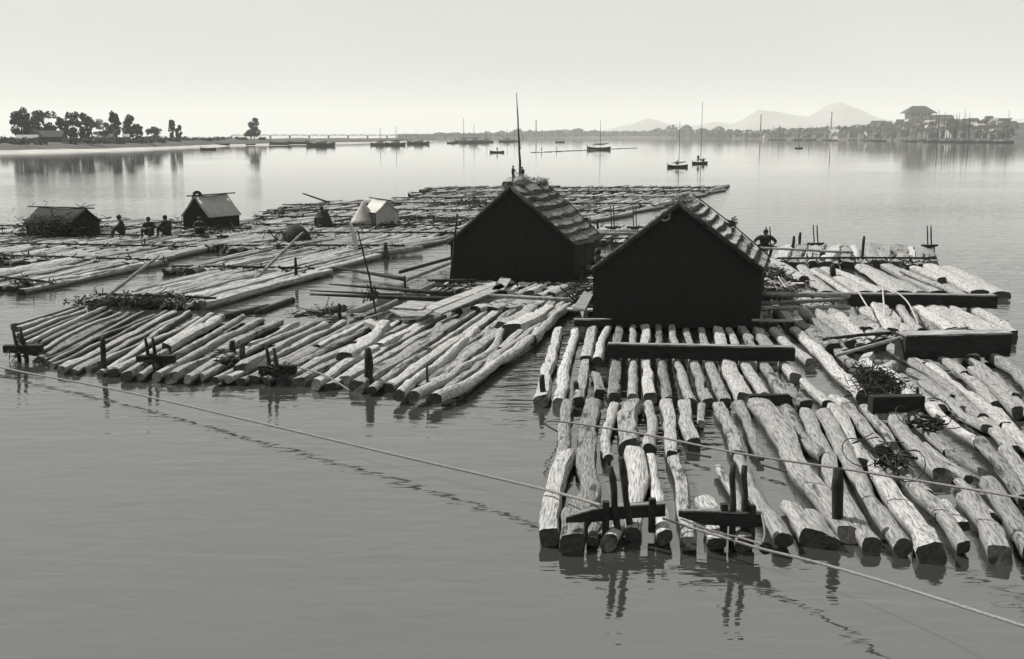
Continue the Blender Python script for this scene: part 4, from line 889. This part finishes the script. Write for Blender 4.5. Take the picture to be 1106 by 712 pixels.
# stake pairs on the back rafts
for (x, y, ty, sep, lab) in [(661, 246, 222, 3, 'stake pair left between the huts'), (685, 246, 222, 3, 'stake pair right between the huts'), (829, 268, 245, 4, 'stake pair behind the crouching person'),
                             (880, 264, 243, 4, 'stake pair at the left of the back right raft'), (1003, 266, 244, 4, 'stake pair at the right end of the back right raft')]:
    b0 = P(x, y, .45); t = thing('stake_rack', b0, lab, 'raft frame', 'stake pairs on the back rafts'); m_ = mpp(b0)
    for k in (0, 1): tube_part('stake', [b0 + Vector((k * sep * m_, 0, -.4)), PY(x + k * sep - 1.5, ty, b0.y)], .035, M['stake'], t)
    q = MB(); q.tube([b0 + Vector((-8 * m_, 0, .05)), b0 + Vector((0, 0, -.02)), b0 + Vector((10 * m_, 0, .05))], [.05, .11, .05], 6); q.part('crossbeam', M['timber'], t, True)
for (x, y, ty, lab) in [(637, 248, 238, 'left short post between the huts'), (646, 248, 237, 'right short post between the huts'), (856, 266, 255, 'left short post on the back right raft'), (863, 266, 251, 'taller short post beside it on the back right raft'), (932, 266, 255, 'lone short post mid back right raft')]:
    b0 = P(x, y, .3); t = thing('post', b0, lab, 'post'); tube_part('shaft', [b0 + Vector((0, 0, -.4)), PY(x + 1.5 if x > 700 else x - 1, ty, b0.y)], .075, M['stake'], t)
t = thing('brush_heap', P(950, 418), 'dark heap of brushwood and rope on the tangled raft', 'brush heap'); q = MB()
for c_, k in (((948, 412), 260), ((936, 404), 130), ((960, 415), 150), ((940, 420), 130)): sticks(q, P(*c_, .3), k, (.2, .28, .12), .3, .014, rn, .6)
tag(q.part('brushwood', M['brush'], t), kind='stuff')
for (cx_, cy_, k, wx, lab) in [(165, 323, 330, .9, 'dark brush heap at the near end of the middle-left raft'), (100, 326, 160, .5, 'small twiggy brush clump left of the big heap'), (348, 338, 120, .5, 'twiggy clump by the dark forked stump')]:
    c = P(cx_, cy_, .3); t = thing('brush_heap', c, lab, 'brush heap'); q = MB(); sticks(q, c, k, (wx * .85, .4, .05), .32, .016, rn, .4); tag(q.part('brushwood', M['brush'], t), kind='stuff')
    q = MB(); sticks(q, c + Vector((0, 0, .15)), 7, (wx, .3, .12), .8, .025, rn, .5); tag(q.part('bare_twig', M['twig'], t), kind='stuff')
# curled withes
def curls(c, n_, rr, label, spread):
    t = thing('withe_coil', c, label, 'rope coil'); q = MB()
    for _ in range(n_):
        cc = c + Vector((rn.gauss(0, spread), rn.gauss(0, spread * .8), abs(rn.gauss(0, .08)))); R0 = rr * rn.uniform(.5, 1.2); nrm = Vector((rn.gauss(0, .6), rn.gauss(0, .6), 1)).normalized(); a = nrm.orthogonal().normalized(); b2 = nrm.cross(a); s0 = rn.uniform(0, 6)
        pts = [cc + a * math.cos(s0 + k * .45) * R0 * (1 + k * .012) + b2 * math.sin(s0 + k * .45) * R0 + nrm * .01 * k for k in range(int(rn.uniform(9, 16)))]
        pts = [Vector((p.x, p.y, max(.2, p.z))) for p in pts]; q.tube(pts, .011, 4)
    tag(q.part('withe', M['wire'], t, True), kind='stuff')
    q = MB(); sticks(q, c + Vector((0, 0, -.05)), 34, (.16, .12, .05), .3, .03, rn, .3); tag(q.part('knot', M['brush'], t), kind='stuff')
curls(P(962, 497, .4), 11, .3, 'tangle of curled dark withes on the near right logs', .3)
curls(P(1005, 455, .4), 7, .26, 'loose withe loops behind the near tangle', .35)
curls(P(250, 388, .35), 6, .2, 'withe loops by the bollard stubs of the left front raft', .3)

# ------------------------------------------------------------------ ropes
def rope(pts, r0, mat, label, twist=False, name='rope'):
    t = thing(name, pts[0], label, 'rope')
    q = MB(); fine = []
    for i in range(len(pts) - 1):
        p0 = pts[max(0, i - 1)]; p1 = pts[i]; p2 = pts[i + 1]; p3 = pts[min(len(pts) - 1, i + 2)]
        for k in range(8):
            u = k / 8; fine.append(.5 * ((2 * p1) + (p2 - p0) * u + (2 * p0 - 5 * p1 + 4 * p2 - p3) * u * u + (3 * p1 - p0 - 3 * p2 + p3) * u ** 3))
    fine.append(pts[-1]); q.tube(fine, r0, 6); q.part('strand', M[mat], t, True); return t
rope([P(-30, 388, .12), P(15, 400, .12), P(130, 422, .16), P(260, 452, .2), P(430, 492, .25), P(560, 522, .32), P(612, 535, .45), P(650, 546, .62)], .024, 'rope', 'long mooring rope running from the left edge to the near raft')
rope([P(716, 560, .45), P(740, 568, .3), P(780, 580, .3), P(823, 593, .3), P(880, 607, .35), P(960, 630, .5), P(1045, 657, .7), P(1130, 684, .9)], .02, 'rope', 'mooring rope running off to the lower right from the near raft')
rope([P(735, 560, .5), P(770, 574, .4), P(800, 581, .35), P(823, 588, .35)], .016, 'rope', 'second strand doubled along the right crossbeam')
rope([P(823, 590, .3), P(826, 575, .45), P(823, 556, .62)], .016, 'rope', 'short rope rising from the shackle to the right crossbeam')
rope([P(604, 467, .12), P(588, 457, .5), P(610, 456, .5), P(700, 470, .5), P(800, 490, .55), P(920, 508, .6), P(1045, 528, .7), P(1120, 541, .8)], .02, 'rope', 'line crossing above the near logs to the right edge')
rope([P(740, 489, .1), P(768, 494, .12)], .018, 'wire', 'short dark rope end floating between near logs')
rope([P(822, 502, .12), P(850, 510, .12)], .018, 'wire', 'short dark forked rope end floating right of the stakes')
rope([P(318, 396, .3), P(350, 405, .3), P(378, 422, .1)], .02, 'rope', 'short rope from the biggest lashing down to the water')
c = P(827, 592, .28); t = thing('shackle', c, 'round dark iron shackle joining the ropes at the near raft corner', 'shackle'); q = MB()
q.tube([c + Vector((math.cos(a * .5236) * .07, 0, math.sin(a * .5236) * .07)) for a in range(13)], .03, 6); q.part('ring', M['stake'], t, True); tube_part('pin', [c + Vector((-.1, 0, 0)), c + Vector((.1, 0, 0))], .03, M['stake'], t)
for a_, b_, lab in [((925, 312), (947, 348), 'left bare pale stick leaning on the long baulk'), ((953, 308), (956, 345), 'middle bare pale stick leaning on the long baulk')]:
    pole(P(*a_, .85), P(*b_, .3), .022, .03, lab, 'twig')
rope([P(950, 307, .8), P(964, 313, .85), P(980, 326, .6), P(992, 350, .3)], .025, 'twig', 'right curved pale stick drooping over the long baulk', name='pole')

# ------------------------------------------------------------------ huts
def hut(base_l, base_r, z0, apexz, eavez, length, az, label, ncourse, mat_course, seed, over=.06, rags=True, slump=.12):
    r_ = random.Random(seed); W = (base_r - base_l).length; t = thing('raft_hut', (base_l + base_r) / 2, label, 'hut')
    mid = (base_l + base_r) / 2; ux = (base_r - base_l).normalized(); uy = Vector((math.sin(az), math.cos(az), 0))
    def W3(x, y, z): return mid + ux * x + uy * y + Vector((0, 0, z - mid.z))
    hw = W / 2
    # gable of upright boards
    nb = 22
    for face, yy in (('front', 0.0), ('rear', length)):
        for i in range(nb):
            x0 = -hw + W * i / nb - .006; x1 = -hw + W * (i + 1) / nb + .006
            top = lambda x: eavez + (apexz - eavez) * (1 - abs(x) / hw) - .05
            pr = (i % 2) * .022 + r_.uniform(0, .008); q = MB(); x0 = max(-hw, x0) + .5 * W / nb * (yy > 0); x1 = min(hw, x1 + .5 * W / nb * (yy > 0)); e0 = W3(x0, yy - pr, z0); e1 = W3(x1, yy - pr, z0)
            xm = (x0 + x1) / 2
            a = [W3(x0, yy - pr, z0), W3(x1, yy - pr, z0), W3(x1, yy - pr, top(x1)), W3(x0, yy - pr, top(x0))]
            b2 = [v + uy * .04 for v in a]
            q.quad_ring([a, b2]); q.part('board', M['shade_black'], t)
    for sg in (-1, 1):
        nbs = 12
        for i in range(nbs):
            y0 = length * i / nbs + .01; y1 = length * (i + 1) / nbs - .01; pr = r_.uniform(0, .03) * sg
            a = [W3(sg * (hw - .04) + pr, y0, z0), W3(sg * (hw - .04) + pr, y1, z0), W3(sg * (hw - .04) + pr, y1, eavez - .02), W3(sg * (hw - .04) + pr, y0, eavez - .02)]
            q = MB(); q.quad_ring([a, [v - ux * sg * .04 for v in a]]); q.part('side_board', M['shade_black'], t)
    # mat courses laid up each slope
    sl_ = math.hypot(hw, apexz - eavez) + over; nx = 16
    for sg in (-1, 1):
        down = (ux * sg * hw + Vector((0, 0, eavez - apexz))).normalized(); nrm = (ux * sg * (apexz - eavez) + Vector((0, 0, hw))).normalized()
        wts = [(1.0 if c % 2 == 0 else .5) * r_.uniform(.75, 1.25) for c in range(ncourse)]; cum = [sum(wts[:c]) / sum(wts) for c in range(ncourse + 1)]
        for c in range(ncourse):
            s0 = sl_ * cum[c] - .04; s1 = sl_ * cum[c + 1] + .03; q = MB()
            rings = []; mt_ = M[mat_course[c % len(mat_course)]]
            yA, yB = -.05 - r_.uniform(0, .05), length + .15 + r_.uniform(0, .2); ph_ = r_.uniform(0, 9)
            def edge(u): return slump * (.5 * math.sin(u * math.pi) + noise.noise(Vector((u * 3.2 + seed, c * .4, 3))) + .25 * noise.noise(Vector((u * 17, c * 3, seed))))
            for i in range(nx + 1):
                u = i / nx; y = yA + (yB - yA) * u; wv = edge(u)
                lift = .02 * noise.noise(Vector((u * 6, c * 2.0, 9 + seed)))
                top_p = W3(0, y, apexz) + down * s0 + nrm * (.03 + c * .001)
                low = W3(0, y, apexz) + down * (min(s1, sl_ + .04) + wv) + nrm * (.095 + lift + (.03 if c % 2 == 0 else 0))
                rings.append([top_p, low, low - nrm * .045 + down * -.01, top_p - nrm * .02])
            q.quad_ring(rings); q.part('roof_course', mt_, t)
            q = MB()                             # frayed lower edge of the mat
            for _ in range(110):
                u = r_.random(); y = yA + (yB - yA) * u
                p = W3(0, y, apexz) + down * (min(s1, sl_ + .04) + edge(u) - .05) + nrm * .09; q.tube([p, p + down * r_.uniform(.05, .13) + uy * r_.uniform(-.03, .03) - nrm * r_.uniform(0, .05)], .008, 3)
            tag(q.part('straw_fringe', mt_, t), kind='stuff')
        for yy in (.97,):                       # tie-down pole over the mats at the far end
            y = length * yy; tube_part('tie_pole', [W3(0, y, apexz + .06) + nrm * .1, W3(0, y + .1, apexz) + down * sl_ * .5 + nrm * .17, W3(0, y, apexz) + down * sl_ + nrm * .13], .022, M['stake'], t, 5)
        # rafter at the rake edge
        tube_part('rafter', [W3(0, -.12, apexz + .03), W3(0, -.12, apexz + .03) + down * sl_], .085, M['stake'], t)
        q = MB()                                 # ragged matting along the rake
        for _ in range(150):
            p = W3(0, -.1 + r_.uniform(-.04, .06), apexz + .03) + down * sl_ * r_.random() + nrm * r_.uniform(-.05, .07); dd = (nrm * r_.uniform(-.6, .8) + down * r_.uniform(-1, 1) + uy * r_.uniform(-.3, .3)) * r_.uniform(.06, .16)
            q.tube([p, p + dd], .014, 3)
        tag(q.part('rake_fringe', M['shade_black'], t), kind='stuff')
    return t, W3
z0 = .25
bl1, br1 = P(487, 303, .25), P(619, 306, .25); sc1 = 1 / mpp((bl1 + br1) / 2)
ap = PY(552, 202, bl1.y).z; ev = PY(487, 263, bl1.y).z
h1, W1 = hut(bl1, br1, .1, ap, ev, 4.5, R(17), 'left raft hut with a layered straw roof and black gable, tall mast behind', 14, ['thatch', 'thatch_shade'], 3, slump=.15)
for (x, y, z, sx, n_, lab) in [(.05, 1.2, ap + .18, .28, 160, 'round straw bundle heaped on the left hut ridge'), (.3, 3.4, ap + .08, .2, 120, 'smaller dark straw bundle at the far end of the left hut ridge')]:
    c = W1(x, y, z); t = thing('straw_bundle', c, lab, 'straw bundle'); q = MB(); rings = []
    for i in range(7):
        th_ = -math.pi / 2 + math.pi * i / 6; rings.append([c + Vector((math.cos(a * math.tau / 12) * math.cos(th_) * sx * 1.25 * (1 + .1 * math.sin(a * 3)), math.sin(a * math.tau / 12) * math.cos(th_) * sx * 1.3, math.sin(th_) * sx * .8)) for a in range(12)])
    q.quad_ring(rings); q.part('straw_core', M['thatch'], t, True)
    q = MB(); sticks(q, c, n_ * 3, (sx * .6, sx * .6, sx * .38), .16, .009, rn, .5); tag(q.part('loose_straw', M['thatch'], t), kind='stuff')
bl2, br2 = P(640, 349, .25), P(820, 349, .25); ap2 = PY(723, 221, bl2.y).z; ev2 = PY(640, 292, bl2.y).z
h2, W2 = hut(bl2, br2, .1, ap2, ev2, 3.7, R(15), 'right raft hut with a black gable and pale matting on its right slope', 18, ['thatch2', 'thatch_shade'], 8, slump=.09)
# hoop hung under the ridge of the right hut
c = PY(718, 233, W2(0, -.15, 1).y); q = MB(); q.tube([c + Vector((math.cos(a * .4189) * .15, 0, math.sin(a * .4189) * .15)) for a in range(16)], .025, 6)
t = thing('hoop', c, 'pale ring hung just under the ridge of the right hut', 'hoop'); q.part('ring', M['twig'], t, True)
c = W2(.1, .6, ap2 + .12); t = thing('straw_bundle', c, 'ragged straw tuft tied on the right hut ridge', 'straw bundle'); q = MB(); sticks(q, c, 200, (.12, .3, .06), .25, .012, rn, .4); tag(q.part('loose_straw', M['thatch'], t), kind='stuff')
c = W2(1.5, 2.6, ev2 + (ap2 - ev2) * .5 + .25); t = thing('straw_bundle', c, 'small dark tuft on the right slope of the right hut', 'straw bundle'); q = MB(); sticks(q, c, 90, (.09, .09, .07), .2, .014, rn, .5); tag(q.part('loose_straw', M['brush'], t), kind='stuff')
# leaning pole at left hut
pole(P(486, 307, .2), PY(494, 231, bl1.y - .8), .05, .03, 'thin pole leaning against the left corner of the left hut')
# clutter right of the right hut
t = thing('bundle_heap', P(838, 318), 'dark heap of bundles and poles right of the right hut', 'heap'); q = MB()
for c_ in ((828, 305), (842, 300), (838, 315), (850, 310), (826, 322)): sticks(q, P(*c_, .35), 110, (.3, .4, .2), .5, .025, rn, .4)
tag(q.part('bundle', M['brush'], t), kind='stuff'); tlog(t, [(868, 300), (848, 287), (832, 281)], 11, .6, 'log_pale', name='pale_log')
q = MB(); sticks(q, P(842, 308, .75), 26, (.5, .5, .12), .7, .03, rn, .3); tag(q.part('bare_twig', M['twig'], t), kind='stuff')

# ------------------------------------------------------------------ tents and shelters on the left rafts
def tent(px0, px1, py, ty, ln, az, label, mroof, mgable, rot, pole_h=0, eave=.28):
    a, b2 = P(px0, py, .3), P(px1, py, .3); m_ = mpp(a); t = thing('raft_tent', (a + b2) / 2, label, 'tent'); H = PY(px0, ty, a.y).z - .3; W = (b2 - a).length
    u = Vector((math.cos(rot), math.sin(rot), 0)); v = Vector((-math.sin(rot), math.cos(rot), 0)); mid = (a + b2) / 2; hw, hl = W * .5, ln / 2; ez = H * eave
    def T(x, y, z): return mid + u * x + v * y + Vector((0, 0, z))
    for sg in (-1, 1):
        rings = []
        for i in range(9):
            y = -hl - .12 + (ln + .24) * i / 8; sag = .06 * math.sin(i / 8 * math.pi); wv = .03 * noise.noise(Vector((i * .9, sg, px0)))
            rings.append([T(0, y, H - sag), T(sg * hw * .5, y, (H + ez) / 2 - sag - .05 + wv), T(sg * hw, y, ez + wv), T(sg * hw, y, ez + wv + .05), T(sg * hw * .5, y, (H + ez) / 2 - sag + wv), T(0, y, H - sag + .05)])
        q = MB(); q.quad_ring(rings); q.part('roof_cloth', M[mroof], t, True)
        q = MB(); q.box(T(sg * hw * .93, 0, ez / 2 - .1), (.06, ln * .95, ez + .2), rot); q.part('side_wall', M['shade_black'], t)
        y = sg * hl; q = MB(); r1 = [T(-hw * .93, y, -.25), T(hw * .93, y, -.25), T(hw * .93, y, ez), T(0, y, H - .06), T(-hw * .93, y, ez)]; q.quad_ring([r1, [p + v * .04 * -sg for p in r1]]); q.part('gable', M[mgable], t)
    tube_part('ridge_pole', [T(0, -hl - .7, H + .05), T(0, hl + .9, H + .05)], .04, M['stake'], t)
    return t, T
tent(209, 249, 245, 211, 2.7, 0, 'canvas tent with a grey right slope and black end behind the seated persons', 'canvas', 'shade_black', R(-28), eave=.35)
c = PY(213, 213, P(215, 246).y); t = thing('hoop', c, 'dark round hoop with a light centre at the canvas tent end', 'hoop'); q = MB(); q.tube([c + Vector((math.cos(a * .4189) * .26, 0, math.sin(a * .4189) * .33)) for a in range(16)], .12, 6); q.part('ring', M['brush'], t, True)
tent(398, 425, 242, 216, 2.3, 0, 'small pale canvas tent in the middle distance', 'canvas_pale', 'canvas', R(28), eave=.5)
t, T_ = tent(46, 92, 253, 225, 3.3, 0, 'low dark hut with crossed ridge sticks at the far left', 'shade_black', 'shade_black', R(70), eave=.45)
for a_, b_ in (((84, 227), (92, 219)), ((90, 226), (82, 220)), ((88, 224), (103, 221))): Yq = P(70, 252).y; pole(PY(*a_, Yq), PY(*b_, Yq), .03, .02, {84: 'right-leaning ridge stick of the dark hut', 90: 'left-leaning ridge stick of the dark hut', 88: 'level stick beyond the dark hut ridge'}[a_[0]])
t = thing('bundle_heap', P(60, 252), 'dark heap of brush piled around the low dark hut', 'heap'); q = MB()
for x, y, sz, k in ((45, 246, .35, 120), (38, 250, .3, 100), (70, 250, .35, 160), (92, 247, .3, 110), (56, 250, .35, 150), (82, 251, .25, 80)): sticks(q, P(x, y, .25 + sz), k * 3, (.6, .5, sz * 1.3), .4, .02, rn, .4)
tag(q.part('brushwood', M['brush'], t), kind='stuff')
t = thing('bundle_heap', P(222, 250), 'dark low heap of gear in front of the canvas tent', 'heap'); q = MB()
for x, y in ((205, 243), (215, 252), (232, 252), (196, 240), (245, 248)): sticks(q, P(x, y, .32), 130, (.7, .5, .16), .4, .02, rn, .4)
tag(q.part('gear', M['brush'], t), kind='stuff')
t = thing('bundle_heap', P(320, 250), 'round dark mound at the top of the long oar', 'heap'); c = P(320, 256, .5); q = MB()
q.quad_ring([[c + Vector((math.cos(a * .6283) * r0, math.sin(a * .6283) * r0, h)) for a in range(10)] for h, r0 in ((-.5, .9), (-.1, .85), (.3, .65), (.6, .35), (.72, .05))]); q.part('mound', M['brush'], t, True); q = MB(); sticks(q, c + Vector((0, 0, -.1)), 130, (.7, .5, .25), .5, .03, rn, .5); tag(q.part('brushwood', M['brush'], t), kind='stuff')
t = thing('bundle_heap', P(395, 245), 'dark low brush heap left of the pale tent', 'heap'); q = MB()
for x, y in ((378, 239), (385, 244), (405, 247), (425, 244), (440, 240), (455, 236), (470, 240)): sticks(q, P(x, y, .32), 100, (.7, .5, .12), .4, .022, rn, .4)
tag(q.part('brushwood', M['brush'], t), kind='stuff')
t = thing('bundle_heap', P(510, 222), 'scattered dark brush clumps on the raft behind the left hut', 'heap'); q = MB()
for x, y in ((485, 222), (502, 221), (512, 219), (520, 224), (488, 240), (450, 237)): sticks(q, P(x, y, .3), 60, (1.1, .7, .15), .8, .04, rn, .4)
tag(q.part('brushwood', M['brush'], t), kind='stuff')

t = thing('draped_cloth', P(396, 243), 'grey cloth draped to a peak just left of the pale tent', 'cloth'); pk = P(395, 243, .25); q = MB()
q.quad_ring([[pk + Vector((math.cos(a * .449) * r0 * (1 + .18 * math.sin(a * 2.7 + h * 3)) - h * .1, math.sin(a * .449) * r0, h)) for a in range(14)] for h, r0 in ((0, 1.0), (.35, .78), (.8, .5), (1.2, .27), (1.55, .06))]); q.part('cloth', M['canvas'], t, True)
# people on the rafts
person(P(134, 257, .5), R(110), 'sit', 'person in dark clothes seated upright, leftmost of the three on the left raft', scale=1.25)
person(P(163, 257, .5), R(170), 'sit', 'person in dark clothes seated bent low, middle of the three on the left raft', scale=1.15)
person(P(182, 257, .5), R(60), 'sit', 'person in dark clothes seated, rightmost of the three on the left raft', scale=1.22)
person(P(216, 255, .3), R(200), 'sit', 'person in dark clothes seated before the black end of the canvas tent', scale=1.1)
pk = P(350, 244, .3); person(pk, R(150), 'sit', 'person in a dark cloak seated under the slanting pole', scale=1.25)
t = thing('cloak', pk, 'wide dark cloak wrapped round the person under the slanting pole', 'cloak'); q = MB()
q.quad_ring([[pk + Vector((math.cos(a * .5236) * r0, math.sin(a * .5236) * r0 - .1, h)) for a in range(12)] for h, r0 in ((0, .62), (.3, .55), (.65, .42), (.95, .26))], cap=False); q.part('cloth', M['cloth'], t, True)
person(P(825, 279, .3), R(175), 'crouch', 'person in dark clothes crouching with a long level pole right of the right hut', scale=1.2)
pole(P(808, 267, 1.0), P(922, 273, .9), .05, .06, 'long level pole lying across the knees of the crouching person', 'timber_top')
person(P(650, 305, .25), R(120), 'sit', 'person in dark clothes seated at the left wall of the right hut', scale=1.35)
t = thing('bundle_heap', P(632, 300), 'dark low clutter between the two huts', 'heap'); q = MB()
for x, y in ((628, 300), (636, 292), (632, 312), (625, 320), (640, 322)): sticks(q, P(x, y, .3), 60, (.25, .5, .2), .5, .03, rn, .4)
tag(q.part('brushwood', M['brush'], t), kind='stuff'); q = MB(); sticks(q, P(634, 310, .6), 12, (.25, .7, .1), .4, .03, rn, .3); tag(q.part('bare_twig', M['twig'], t), kind='stuff')

# ------------------------------------------------------------------ the air
m = bpy.data.materials.new('haze'); m.use_nodes = True; n = m.node_tree.nodes; n.clear(); ov = n.new('ShaderNodeOutputMaterial'); pv = n.new('ShaderNodeVolumePrincipled')
pv.inputs['Color'].default_value = (.84, .85, .81, 1); pv.inputs['Density'].default_value = 0.000125; pv.inputs['Anisotropy'].default_value = 0.0
m.node_tree.links.new(pv.outputs[0], ov.inputs['Volume'])
q = MB(); q.box((0, 6950, 164), (19000, 14900, 330)); tag(q.part('haze', m, None), 'thin pale river haze', kind='stuff')
